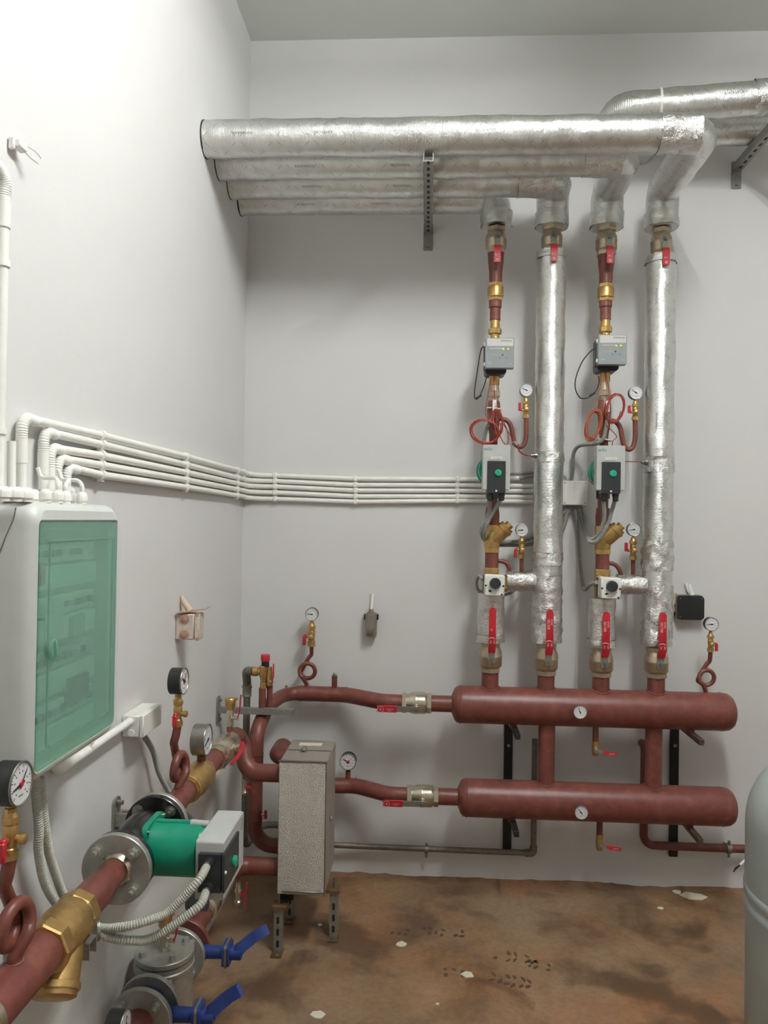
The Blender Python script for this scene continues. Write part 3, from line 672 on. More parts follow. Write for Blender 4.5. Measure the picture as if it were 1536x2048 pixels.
def riser_lower(k, who, q):
    x = RX[k]; Z = lambda p: ZR(k, p); y0, y1, y2, y3, y4, y5 = q
    a, b, c, d, e, f = (Z(v) for v in q)
    solo('reducer', 'dark red bulging reducer below the pump of the %s' % who, 'pipe', MB().lathe([(b, .029), (b+.04, .0305), (b+.075, .027), (a-.055, .0215), (a-.02, .022), (a+.01, .0245)], (x, RY, 0), UZ, 20), 'primer', 'painted reducers')
    t = thing('strainer', 'brass Y-strainer below the pump of the %s' % who, 'strainer', (x, RY, c), 'brass strainers')
    part('body', MB().lathe([(c+.018, .031), (c+.03, .033), (c+.075, .034), (b-.02, .030)], (x, RY, 0), UZ, 22), 'brass', t)
    part('hex_end', MB().lathe([(c, .034), (c+.02, .034)], (x, RY, 0), UZ, 6), 'brass', t, 20)
    part('hex_end', MB().lathe([(b-.026, .0352), (b, .0352)], (x, RY, 0), UZ, 6), 'brass', t, 20)
    o = V((x-.008, RY-.004, c+.042)); ax = V((.80, -.12, .78)).normalized()
    br = part('branch', MB().lathe([(0, .024), (.03, .031), (.075, .0325), (.077, .035), (.088, .035), (.09, .033)], o, ax, 24), 'brass', t)
    part('cap', MB().lathe([(.089, .031), (.100, .031)], o, ax, 24).lathe([(.098, .018), (.115, .018)], o, ax, 6), 'brass', br, 20)
    solo('pipe_spool', 'short dark red pipe between strainer and mixing valve of the %s' % who, 'pipe', MB().lathe([(d-.004, .0275), (d+.006, .0282), (c-.004, .0282), (c+.002, .0275)], (x, RY, 0), UZ, 22), 'primer', 'painted spools')
    t = thing('mixing_valve', 'mixing valve with white actuator and black round knob on the %s' % who, 'valve', (x, RY, f-.02), 'mixing valves')
    part('body', MB().lathe([(f-.01, .03), (f+.02, .034), (e-.012, .034), (e, .03)], (x, RY, 0), UZ, 20).cyl((x, RY, (e+f)/2), (x+.07, RY, (e+f)/2), .0315, 20), 'brass', t)
    part('hex_nut', MB().lathe([(e-.004, .032), (e, .0345), (d-.004, .0345), (d, .031)], (x, RY, 0), UZ, 6), 'brass', t, 20)
    part('hex_nut', MB().lathe([(.046, .036), (.068, .036)], (x, RY, (e+f)/2), UX, 6), 'brass', t, 20)
    xc = x+(-.000 if k == 0 else .006)+.004; zc = (e+f)/2; Rr = Matrix.Rotation(math.radians(1.5), 3, 'Y')
    ac = part('actuator', MB().box((xc, RY-.085, zc), (.080, .068, .085), Rr, .004), 'box_white', t)
    part('actuator_base', MB().box((xc-.004, RY-.045, zc-.002), (.076, .03, .08), Rr, .003), 'black', ac)
    part('knob', MB().lathe([(.119, .0225), (.137, .0222), (.139, .0205)], (xc+.001, RY, zc+.010), (0, -1, 0), 28), 'dark_panel', ac)
    for (dx, dz) in ((-.036, .0), (.035, -.001), (.029, -.036)): part('cover_screw', MB().lathe([(.118, .0042), (.121, .0040)], (xc+dx, RY, zc+dz), (0, -1, 0), 12), 'ink', ac)
    ee = .0005; q0 = V((xc-.019, RY-.1195, zc-.022)); part('emblem', MB().prism([(-.009, 0), (0, -.005), (.009, 0), (0, .005)], q0, UX, UZ, ee).prism([(-.005, 0), (0, -.0025), (.005, 0), (0, .0025)], q0+V((0, -.0006, 0)), UX, UZ, ee), 'ink', ac)
    text('lettering', 'ARA 600', .0065, 'grey_ink', ac, (xc-.006, RY-.1200, zc-.033), UX, UZ)
    text('lettering', 'A', .006, 'ink', ac, (xc, RY-.1200, zc-.017), UX, UZ)
    return V((xc-.045, RY-.06, zc+.02)), V((xc+.03, RY-.05, zc-.045))
cA = riser_lower(0, 'leftmost riser', (987, 1050, 1105, 1135, 1147, 1186))
cB = riser_lower(2, 'third riser', (990, 1052, 1108, 1138, 1150, 1194))
# siphons and gauges of the two risers
def px_path(pts, y, r, n=5):
    return MB().tube(cr([U(a, b, y=(c[0] if c else y)) for a, b, *c in pts], n), r, 14)
solo('siphon_pipe', 'thin dark red U siphon with a grey tape patch, upper gauge of the leftmost riser', 'pipe', px_path([(988, 838), (1003, 838), (1015, 842), (1022, 853), (1025, 868), (1029, 884), (1038, 894), (1047, 890), (1052, 876), (1052.5, 855), (1052, 834)], -.2, .0098), 'primer', 'gauge siphons')
solo('tape_patch', 'grey tape patch on the U siphon beside the red cable coil', 'tape', MB().tube([U(1025, 884, y=-.2), U(1029.5, 886, y=-.2), U(1033, 891, y=-.2)], [.0108, .0116, .0112], 14), 'galv')
solo('siphon_pipe', 'thin dark red U siphon, upper gauge of the third riser', 'pipe', px_path([(1206, 842), (1222, 841), (1234, 846), (1241, 858), (1244, 875), (1249, 892), (1258, 899), (1266, 893), (1270, 878), (1270.5, 858), (1270, 838)], -.2, .0102), 'primer', 'gauge siphons')
solo('siphon_pipe', 'thin dark red arch behind the foil branch, lower gauge of the leftmost riser', 'pipe', px_path([(985, 1122), (1000, 1122), (1012, 1126), (1019, 1138), (1022, 1155, -.15), (1032, 1172, -.135), (1042, 1160, -.135), (1043, 1140, -.14), (1043, 1112, -.15)], -.17, .0092), 'primer', 'gauge siphons')
solo('siphon_pipe', 'thin dark red arch behind the foil branch, lower gauge of the third riser', 'pipe', px_path([(1203, 1127), (1218, 1126), (1231, 1130), (1240, 1142), (1243, 1158, -.15), (1253, 1176, -.135), (1264, 1164, -.135), (1266, 1144, -.14), (1266, 1116, -.15)], -.17, .0092), 'primer', 'gauge siphons')
for (cx, cy, ytop, yy, R, ang, l, sd, up) in (
        (1051.5, 834, 781, -.2, .0275, 155, 'upper gauge of the leftmost riser', -1, 1), (1270, 838, 786, -.2, .0290, 145, 'upper gauge of the third riser', -1, 1),
        (1043, 1114, 1060, -.15, .0275, 183, 'lower gauge of the leftmost riser, beside the strainer', -1, -1), (1266, 1117, 1059, -.15, .0290, 186, 'lower gauge of the third riser, beside the strainer', -1, 1)):
    b = U(cx, cy, y=yy); b.z -= .006; zc = zat(ytop, b.x, yy); sc = (zc-R-b.z-.006)/.082
    cock('brass cock with red handle under the %s' % l, b, -UY, sc, sd, up)
    gauge('small white pressure gauge, %s' % l, V((b.x, b.y, zc-R-.012)), -UY, R, .024, ang, hs=.012, group='small pressure gauges')

# ================================================================ MANIFOLDS
HY = -.20; HRAD = .0775
def manifold(label, pl, pr, yl, yr, drain_px, drain_py0, drain_py1, th_px, th_py, stubs, grp):
    zl = zat(yl, U(pl, yl, y=HY).x, HY); zr = zat(yr, U(pr, yr, y=HY).x, HY); z = (zl+zr)/2
    x0 = U(pl, yl, y=HY).x; x1 = U(pr, yr, y=HY-.0).x
    t = thing('pipe_manifold', label, 'manifold', ((x0+x1)/2, HY, z-HRAD), 'painted manifolds')
    L = x1-x0; r = HRAD
    part('shell', MB().lathe([(0, .036), (.004, .046), (.012, r*.83), (.022, r*.96), (.034, r), (.05, r), (L-.06, r), (L-.045, r*.995), (L-.03, r*.96), (L-.014, r*.82), (L-.005, r*.6), (L, r*.3)], (x0, HY, z), UX, 40), 'primer', t, 50)
    part('weld', weld(MB(), (x0+.036, HY, z), UX, r, .003, 36), 'primer', t); part('weld', weld(MB(), (x1-.058, HY, z), UX, r, .0018, 36), 'primer', t)
    for (x, za, zb, rr) in stubs(z):
        st = part('stub', MB().lathe([(0, rr), (abs(zb-za), rr)], (x, HY, za), (0, 0, 1 if zb > za else -1), 26), 'primer', t)
        for zz in (za, zb):
            if abs(abs(zz-z)-.06) < .03 or abs(abs(zz-z)-.4) > .0:
                w_ = MB(); pts = []
                if abs(zz-z) > .1: continue
                for k in range(28):
                    a = 2*math.pi*k/28; sx_, sy_ = rr*1.06*math.cos(a), rr*1.06*math.sin(a)
                    pts.append(V((x+sx_, HY+sy_, z+(1 if zb > z else -1)*math.sqrt(max(r*r-sy_*sy_, 0)))))
                part('weld', w_.tube(pts, .0048, 6, closed=True, jit=.002, jf=90), 'primer', st)
    return t, x0, x1, z
# upper
hz1 = None
def st_up(z):
    return [(RX[k], z+.05, ZR(k, bots[k][1])+.003, .0355) for k in range(4)]
T1, h1x0, h1x1, hz1 = manifold('upper dark red steel manifold under the four riser valves', 903, 1469, 1408, 1424, 0, 0, 0, 0, 0, st_up, None)
xv = [U(1093, 1500, y=HY).x, U(1307, 1510, y=HY).x]
def st_lo(z): return [(x, z+.05, hz1-.06, .0345) for x in xv]
T2, h2x0, h2x1, hz2 = manifold('lower dark red steel manifold near the floor, joined to the upper one by two pipes', 915, 1470, 1597, 1611, 0, 0, 0, 0, 0, st_lo, None)
# thermometers
for (px, py, z, l, ang) in ((1160, 1424, hz1, 'upper', 113), (1162.5, 1625, hz2, 'lower', 127)):
    p = U(px, py, y=HY-HRAD-.03); R = .0268
    gauge('round silver-rimmed thermometer on the front of the %s manifold' % l, V((p.x, p.y+.004, p.z-R)), -UY, R, .018, ang, case='steel', bezel='chrome', hs=.0, group='dial thermometers', cat='thermometer', name='dial_thermometer')
    solo('thermometer_pocket', 'short steel pocket behind the thermometer of the %s manifold' % l, 'fitting', MB().cyl((p.x, p.y+.012, p.z), (p.x, HY-.055, p.z), .009, 12), 'steel', 'thermometer pockets')
# drains
for (px, pa, pb, pc, z, l) in ((1191, 1450, 1484, 1511, hz1, 'upper'), (1199, 1645, 1670, 1700, hz2, 'lower')):
    x = U(px, pb, y=HY).x; za = z-.06; zb = zat(pb, x, HY); zc = zat(pc, x, HY)
    solo('drain_stub', 'thin dark red drain stub hanging under the %s manifold' % l, 'pipe', MB().lathe([(0, .0125), (za-zb, .0125)], (x, HY, za), (0, 0, -1), 16), 'primer', 'drain stubs')
    t = thing('drain_valve', 'small drain valve with sideways red lever under the %s manifold' % l, 'valve', (x, HY, zc), 'drain valves')
    part('body', MB().lathe([(zc, .0115), (zc+.006, .0125), (zc+.018, .0145), (zc+.036, .0145), (zb-.012, .0125), (zb-.01, .015), (zb+.004, .015)], (x, HY, 0), UZ, 16), 'brass', t)
    part('spindle', MB().cyl((x, HY-.01, (zc+zb)/2), (x, HY-.024, (zc+zb)/2), .006, 12), 'nickel', t)
    zm = (zc+zb)/2-.004
    lv = part('lever', MB().ribbon([(x-.01, HY-.026, zm+.002), (x+.012, HY-.026, zm+.002), (x+.03, HY-.03, zm-.002)], UZ, [.014, .014, .011], .003), 'galv', t)
    g = MB().ribbon([(x+.024, HY-.029, zm), (x+.034, HY-.031, zm-.003), (x+.074, HY-.031, zm-.007), (x+.082, HY-.031, zm-.007)], UZ, [.012, .0145, .0145, .009], .007); part('grip', g, 'red', lv)
    text('lettering', 'DN15', .009, 'white_print', lv, (x+.06, HY-.0352, zm-.006), UX, UZ)
# wall supports
for (px, top, l, who) in ((1015, 1438, 'left', 0), (1347, 1440, 'right', 1)):
    x = U(px, 1600, y=-.006).x; zb = zat(1712 if who else 1708, x, -.006)
    t = thing('support_rail', ('black flat steel rail on the wall behind the manifolds, left one' if not who else 'black flat steel rail on the wall behind the manifolds, right one'), 'bracket', (x, 0, zb), 'manifold support rails')
    part('rail', MB().box((x, -.008, (zb+hz1)/2), (.037, .016, hz1-zb), None, .002), 'black_steel', t)
    for z in (hz1, hz2):
        a = part('arm', MB().box((x+.002, -.175, z-HRAD-.014), (.021, .33, .024), None, .002), 'black_steel' if not who else 'arm_brown', t)
        part('saddle', MB().box((x-.004, HY+.005, z-HRAD+.004), (.030, .07, .030), None, .002), 'primer', a)
    part('rail_bolt', MB().lathe([(.015, .009), (.021, .008)], (x, 0, zat(1490, x, -.01)), (0, -1, 0), 6), 'steel', t, 20)
# gauge with pigtail at the right end of the upper manifold
bx = U(1411, 1386, y=HY).x
tp = pigtail('pigtail_siphon', 'dark red loop siphon standing on the right end of the upper manifold', (bx, HY, hz1+HRAD-.004), -UY, .034, .0315, .026, .0088, group='loop siphons')
tp.z -= .004; cz = zat(1248, tp.x, HY); R = .0285
cock('brass gauge cock with red handle on the right loop siphon of the upper manifold', tp, -UY, (cz-R-tp.z-.008)/.082, 1, -1)
gauge('pressure gauge in front of the dark junction box at the right', V((tp.x, HY, cz-R-.012)), -UY, R, .026, 182, hs=.012, group='small pressure gauges')

# ================================================================ PIPES TO THE LEFT OF THE MANIFOLDS
SWY = -.085
def offset_run(label, z, px_v1, px_s1, px_s0, px_l, extra, r1, r2):
    return
zU = hz1; zL = hz2
def valve_h(label, pxa, pxb, z, lev_px, gl):
    xa = U(pxa, 1400 if z == zU else 1590, y=HY).x; xb = U(pxb, 1400 if z == zU else 1590, y=HY).x
    c = V(((xa+xb)/2, HY, z)); L = xb-xa
    t = ball_valve(label, c, -UX, V((0, -.97, -.22)), .0455, L, .0420, 'nickel', (1, .165, .082, .0275, .002), 'nickel ball valves left of the manifolds', [('BUGATTI', .0075, .112, .0015, 1), ('DN50', .006, .112, -.006, 1), ('⊕', .02, .15, 0, 1)])
    return xa, xb
xa, xb = valve_h('nickel ball valve with red lever left of the upper manifold', 804, 863, zU, 0, '')
solo('manifold_inlet', 'short dark red pipe between nickel valve and upper manifold', 'pipe', MB().cyl((xb-.004, HY, zU), (h1x0+.006, HY, zU), .0345, 26), 'primer', 'short inlet pipes')
xa2, xb2 = valve_h('nickel ball valve with red lever left of the lower manifold', 814, 877, zL, 0, '')
solo('manifold_inlet', 'short dark red pipe between nickel valve and lower manifold', 'pipe', MB().cyl((xb2-.004, HY, zL), (h2x0+.006, HY, zL), .0345, 26), 'primer', 'short inlet pipes')
# upper run: set back to the wall, bends forward and down into the exchanger
VX, VY = U(511, 1560, y=-.42).x, -.42
PZT, PZB = .645, .297                      # port heights of the exchanger
BX0, BX1, BY0, BY1, BZ0, BZ1 = U(556, 1650, y=-.66).x, U(651, 1650, y=-.66).x, -.66, -.37, .222, .706
s1 = U(765, 1400, y=HY).x; s0 = U(692, 1385, y=SWY).x; e1 = U(572, 1384, y=SWY).x
P = fil([(xa+.004, HY, zU), (s1, HY, zU), (s0, SWY, zU), (e1, SWY, zU), (VX+.015, VY+.14, zU-.012), (VX, VY, zU-.085), (VX, VY, PZB), (BX0+.03, VY, PZB)], [.12, .12, .09, .09, .08, .075], 8)
n = len(P); rs = [.0335]*n
acc = 0
for i, p in enumerate(P):
    if p.x < VX+.1: rs[i] = .0295
    elif p.x < e1+.01: rs[i] = .0315
t = thing('heating_pipe', 'dark red pipe from the upper manifold bending down beside the exchanger box', 'pipe', (VX, VY, PZB-.03), 'painted heating pipes')
part('tube', MB().tube(P, rs, 26), 'primer', t)
for (p, ax, rr) in (((e1, SWY, zU), UX, .0325), ((s0, SWY, zU), UX, .0335), ((VX, VY, zU-.17), UZ, .0298), ((VX, VY, .40), UZ, .0298)): part('weld', weld(MB(), p, ax, rr, .0022), 'primer', t)
tb = V((U(669, 1368, y=SWY).x, SWY, zU+.028)); zt_ = zat(1352, tb.x, SWY)
part('vent_stub', MB().lathe([(0, .0125), (zt_-tb.z, .0125)], tb, UZ, 16), 'primer', t)
part('vent_plug', MB().lathe([(0, .0125), (.004, .0125), (.005, .008), (.012, .007), (.016, .004)], V((tb.x, tb.y, zt_)), UZ, 8), 'steel', t, 25)
# gauge with pigtail on this run
b = V((U(613, 1366, y=SWY).x, SWY, zU+.030))
tp = pigtail('pigtail_siphon', 'dark red loop siphon on the pipe left of the upper manifold', b, -UY, .036, .0335, .022, .0092, group='loop siphons')
tp.z -= .004; cz = zat(1228, tp.x, SWY); R = .0290
cock('brass gauge cock with red handle on the loop siphon nearest the corner', tp, -UY, (cz-R-tp.z-.008)/.082, -1, -1)
gauge('pressure gauge on a loop siphon on the bare back wall between corner and risers', V((tp.x, SWY, cz-R-.012)), -UY, R, .026, 176, hs=.012, group='small pressure gauges')
# lower run, set back, passing behind the exchanger and looping up into its rear upper port
s1 = U(778, 1590, y=HY).x; s0 = U(712, 1568, y=SWY).x; e1 = BX0-.01
P = fil([(xa2+.004, HY, zL), (s1, HY, zL), (s0, SWY-.02, zL), (BX0+.12, SWY-.03, zL), (BX0+.02, -.19, zL+.03), (BX0-.062, -.235, PZT+.004), (BX0-.062, VY+.01, PZT), (BX0+.03, VY+.01, PZT)], [.12, .12, .1, .10, .06, .05], 7)
t = thing('heating_pipe', 'dark red pipe from the lower manifold passing behind the exchanger box', 'pipe', (s0, SWY, zL-.03), 'painted heating pipes')
part('tube', MB().tube(P, .0325, 26), 'primer', t); part('weld', weld(MB(), (s0, SWY-.02, zL), UX, .033, .002), 'primer', t)
gx = U(696, 1560, y=SWY-.02).x; zc = zat(1521.5, gx, SWY-.02); gz = zL+.03
part('gauge_stub', MB().cyl((gx, SWY-.02, gz-.004), (gx, SWY-.02, zc-.045), .0115, 16), 'primer', t)
gauge('black-cased pressure gauge with red hub beside the exchanger box', V((gx, SWY-.02, zc-.047)), -UY, .0365, .034, 150, red=True, hs=.0105, ang2=45, group='large pressure gauges', stem='black')
# bar across the corner carrying the pipes
sy = -.375; zc = zat(1420, .05, sy); x1 = U(588, 1430, y=sy).x
t = thing('wall_strut', 'galvanised channel strut reaching out from the left wall behind the bent pipe', 'bracket', (0, sy, zc), 'channel struts on the left wall')
part('channel', MB().box((x1/2, sy, zc+.010), (x1, .028, .003)).box((x1/2, sy-.014, zc), (x1, .003, .022)).box((x1/2, sy+.014, zc), (x1, .003, .022)).box((x1/2, sy, zc-.010), (x1, .028, .003)), 'galv', t)
part('wall_plate', MB().rplate((.0005, sy, zc), UY, UZ, .045, .11, .012, .006), 'galv', t)
for dz in (.04, -.04): part('anchor_bolt', MB().lathe([(.006, .011), (.008, .011)], (0, sy, zc+dz), UX, 14).lathe([(.008, .0075), (.018, .006)], (0, sy, zc+dz), UX, 6), 'steel', t, 20)
# safety valve assembly above the bend
sx_, sy_ = U(531, 1365, y=-.36).x, -.36
z0 = zat(1398, sx_, sy_); z1 = zat(1376, sx_, sy_); z2 = zat(1352, sx_, sy_); z3 = zat(1333, sx_, sy_); z4 = zat(1322, sx_, sy_); z5 = zat(1309, sx_, sy_)
solo('valve_stub', 'two thin dark red stubs rising from the pipe bend under the safety valve', 'pipe', MB().cyl((sx_-.012, sy_, z0-.06), (sx_-.012, sy_, z1), .0145, 14).cyl((sx_+.016, sy_+.01, z0-.06), (sx_+.016, sy_+.01, z1+.02), .012, 14), 'primer')
t = thing('safety_valve', 'brass safety valve with red cap at the corner', 'valve', (sx_, sy_, z1), None)
part('body', MB().lathe([(z1, .0145), (z1+.02, .0145), (z1+.022, .012), (z2-.01, .014), (z2, .0185), (z3, .0185), (z3+.004, .015)], (sx_-.008, sy_, 0), UZ, 18), 'brass', t)
part('outlet', MB().lathe([(0, .014), (.02, .0145), (.022, .019), (.042, .0195)], (sx_-.01, sy_, (z2+z3)/2-.002), (-1, 0, 0), 16), 'brass', t)
part('bonnet', MB().lathe([(z3, .0165), (z4, .0155)], (sx_-.002, sy_, 0), UZ, 16), 'black', t)
part('cap', MB().lathe([(z4, .017), (z4+.003, .0185), (z5-.002, .0185), (z5, .017)], (sx_-.002, sy_, 0), UZ, 24), 'red', t)
t = thing('isolating_valve', 'small brass valve with upright thin red lever beside the safety valve', 'valve', (sx_+.016, sy_, z1+.01), 'small valves at the corner')
part('body', MB().lathe([(z1+.012, .0125), (z1+.03, .0135), (z2+.01, .0125), (z2+.03, .010), (z3, .0105)], (sx_+.018, sy_-.004, 0), UZ, 14), 'brass', t)
part('spindle', MB().cyl((sx_+.02, sy_-.012, z1+.03), (sx_+.032, sy_-.02, z1+.03), .006, 10), 'nickel', t)
part('lever', MB().ribbon([(sx_+.030, sy_-.02, z1+.03), (sx_+.036, sy_-.02, z2+.0), (sx_+.036, sy_-.02, z3+.016)], UY, [.010, .012, .008], .004), 'red', t)
# grey drain pipe dropping from the safety valve
gxp, gyp = U(492, 1500, y=-.30).x, -.30
zo = (z2+z3)/2-.002; zE = zo
t = thing('drain_pipe', 'grey steel drain pipe dropping in the corner behind the red bend', 'pipe', (gxp, gyp, .2), 'steel drain pipes')
part('elbow', MB().tube(fil([(sx_-.05, sy_, zo), (gxp+.004, sy_+.02, zo), (gxp, gyp, zo-.06), (gxp, gyp, zo-.075)], [.035, .03], 7), .0175, 18), 'zinc_pipe', t)
part('coupling', MB().lathe([(zo-.118, .0175), (zo-.114, .0205), (zo-.108, .0185), (zo-.082, .0185), (zo-.078, .0215), (zo-.072, .0215)], (gxp, gyp, 0), UZ, 18), 'galv', t)
zf = .23
part('tube', MB().tube(fil([(gxp, gyp, zo-.11), (gxp, gyp, zf), (gxp+.02, -.05, zf), (gxp+.12, -.05, zf)], .05, 7), .0145, 16), 'zinc_pipe', t)
# low grey pipe along the back wall
zl_ = zat(1694, U(760, 1694, y=-.045).x, -.045); xr = U(1064, 1700, y=-.045).x
t = thing('drain_pipe', 'thin grey steel pipe low along the back wall, turning up behind the manifolds', 'pipe', (gxp, -.045, zl_-.014), 'steel drain pipes')
part('tube', MB().tube(fil([(gxp+.10, -.05, zl_+.005), (.6, -.045, zl_), (xr+.006, -.045, zl_), (xr+.006, -.045, zat(1478, xr, -.045))], .03, 7), .0125, 16), 'zinc_pipe', t)
part('elbow', MB().tube(fil([(xr-.03, -.045, zl_), (xr+.006, -.045, zl_), (xr+.006, -.045, zl_+.03)], .028, 7), .0165, 16), 'zinc_pipe', t)
cx_ = U(853, 1697, y=-.045).x
t = thing('pipe_clamp', 'small blue-grey clamp around the thin grey pipe on the back wall', 'clamp', (cx_, -.045, zl_-.03), 'pipe clamps')
part('ring', MB().lathe([(-.008, .0165), (.008, .0165)], (cx_, -.045, zl_), UX, 18), 'galv', t)
part('screw', MB().cyl((cx_, -.052, zl_-.034), (cx_, -.052, zl_-.014), .007, 8).cyl((cx_, -.052, zl_+.014), (cx_, -.052, zl_+.026), .004, 8), 'steel', t)
part('wall_stud', MB().cyl((cx_, -.03, zl_), (cx_, 0, zl_), .004, 8), 'steel', t)
# brown pipe to the lower right
xb_ = U(1288, 1600, y=-.055).x; zt_ = zat(1492, xb_, -.055); zb_ = zat(1690, xb_, -.055)
t = thing('heating_pipe', 'thin dark red pipe dropping behind the lower manifold and running right to the tank', 'pipe', (xb_, -.055, zb_-.02), None)
part('tube', MB().tube(fil([(xb_, -.012, zt_), (xb_, -.055, zt_), (xb_, -.055, zb_), (2.75, -.055, zb_)], [.03, .045], 7), .0175, 18), 'primer', t)
cx_ = U(1457, 1694, y=-.055).x
t = thing('pipe_clamp', 'shiny clamp around the thin dark red pipe beside the grey tank', 'clamp', (cx_, -.055, zb_-.03), 'pipe clamps')
part('ring', MB().lathe([(-.010, .0215), (-.004, .0225), (.010, .0215)], (cx_, -.055, zb_), UX, 18), 'steel', t)
part('screw', MB().cyl((cx_, -.06, zb_-.036), (cx_, -.06, zb_-.018), .006, 8).cyl((cx_, -.06, zb_+.018), (cx_, -.06, zb_+.034), .006, 8), 'steel', t)
part('wall_stud', MB().cyl((cx_, -.04, zb_), (cx_, 0, zb_), .005, 8), 'steel', t)

# ================================================================ PLATE HEAT EXCHANGER IN ITS FOIL BOX
cx, cy = (BX0+BX1)/2, (BY0+BY1)/2
t = thing('heat_exchanger', 'tall narrow embossed aluminium exchanger box on slotted steel feet', 'heat exchanger', (cx, cy, 0))
w_, d_ = BX1-BX0, BY1-BY0
bd = part('jacket_front', MB().box((cx, (BY0+cy)/2-.001, (BZ0+BZ1)/2), (w_, d_/2, BZ1-BZ0), None, .003), 'stucco', t)
part('jacket_back', MB().box((cx, (BY1+cy)/2+.001, (BZ0+BZ1)/2), (w_, d_/2-.002, BZ1-BZ0), None, .003), 'stucco', t)
part('top_flange', MB().box((cx, BY0+.004, BZ1+.0015), (w_+.004, .012, .004)).box((cx, cy, BZ1+.001), (w_*.98, .005, .004)), 'steel', bd)
part('bottom_trim', MB().box((cx+.008, BY0-.003, BZ0+.012), (w_-.022, .004, .006), None, .001), 'steel', bd)
part('latch', MB().box((cx-.018, cy-.002, BZ1+.008), (.018, .045, .009), None, .003).box((cx-.018, cy-.018, BZ1+.014), (.014, .012, .006), None, .002), 'galv', bd)
part('latch', MB().box((BX1+.005, cy-.005, .455), (.009, .04, .016), None, .003), 'galv', bd)
part('type_label', MB().box((cx-.004, cy+.08, BZ1+.0012), (.090, .038, .0018)), 'chip', bd)
part('side_edge', MB().box((BX1-.001, BY0+.002, (BZ0+BZ1)/2), (.004, .006, BZ1-BZ0)), 'steel', bd)
part('core_foot', MB().box((cx-.06, cy-.05, BZ0-.02), (.05, .09, .05)), 'black_steel', t)
for (px, py, hh, l) in ((556, 1903, .165, 0), (667, 1873, .175, 1), (580, 1838, .13, 2)):
    f = U(px, py, z=0); x, y = f.x, f.y
    lg = part('leg', MB().box((x, y-.012, hh/2), (.030, .003, hh)).box((x-.0145, y+.002, hh/2), (.003, .028, hh)).box((x+.0145, y+.002, hh/2), (.003, .028, hh)), 'galv', t)
    sl = MB()
    for i in range(3): sl.rplate((x, y-.0135, .035+.043*i), UX, UZ, .010, .026, .0045, .0006)
    part('slots', sl, 'black_steel', lg)
    part('foot_plate', MB().rplate((x, y-.016, .0005), UX, UY, .040, .06, .003, .006), 'rust_steel', lg)
    part('foot_bolt', MB().lathe([(.006, .012), (.008, .012)], (x, y-.035, 0), UZ, 14).lathe([(.008, .0075), (.014, .007)], (x, y-.035, 0), UZ, 6), 'steel', lg, 20)
    part('clamp_plate', MB().box((x+(.006 if l == 0 else -.004), y+.002, hh+.006), (.055, .05, .012), None, .001), 'rust_steel', lg)
    part('threaded_rod', MB().cyl((x, y, hh-.01), (x, y, max(BZ0+.004, hh+.035)), .0045, 8), 'steel', lg)

# ================================================================ PUMP LINE ALONG THE LEFT WALL
LX, LZ = .135, .782
def YP(px, x, z):
    a, b = -3.2, -.01
    for _ in range(40):
        m = (a+b)/2
        if PX((x, m, z))[0] < px: a = m
        else: b = m
    return a
LY = lambda px: YP(px, LX, LZ)
def ax(y): return V((LX, y, LZ))
ys0, ys1 = LY(84), LY(160); yf1 = LY(231); yf2 = yf1+.285; yc0, yc1 = LY(372), LY(409); yv0, yv1 = LY(428), LY(460); ye = LY(478)
solo('supply_pipe', 'thick dark red pipe at the bottom left, running to the brass strainer', 'pipe', MB().lathe([(0, .0405), (ys0-(-2.9)+.006, .0405)], ax(-2.9), UY, 30), 'primer', 'painted pump line pipes')
t = thing('strainer', 'big brass Y-strainer at the lower left in front of the flanged pump', 'strainer', (LX, ys0, LZ-.1), 'brass strainers')
Ls = ys1-ys0
part('body', MB().lathe([(.02, .042), (.045, .046), (Ls*.5, .049), (Ls-.04, .046), (Ls-.022, .041)], ax(ys0), UY, 28), 'brass', t)
part('hex_end', MB().lathe([(0, .048), (.004, .051), (.030, .051), (.034, .046)], ax(ys0), UY, 8), 'brass', t, 20)
part('hex_end', MB().lathe([(Ls-.034, .044), (Ls-.03, .047), (Ls-.004, .047), (Ls, .043)], ax(ys0), UY, 8), 'brass', t, 20)
bo = ax(ys0+Ls*.62); ba = V((.10, -.62, -.78)).normalized()
br = part('branch', MB().lathe([(0, .034), (.05, .041), (.098, .043), (.100, .047), (.112, .047)], bo, ba, 28), 'brass', t)
part('cap', MB().lathe([(.111, .044), (.122, .043), (.126, .036)], bo, ba, 28), 'brass', br)
ym = LY(205)
solo('pipe_spool', 'dark red stepped pipe between big brass strainer and pump flange', 'pipe', MB().lathe([(-.006, .037), (.065, .037), (.075, .036), (ym-ys1, .0335), (ym-ys1+.012, .0305), (yf1-ys1+.002, .0300)], ax(ys1), UY, 26), 'primer', 'painted pump line pipes')
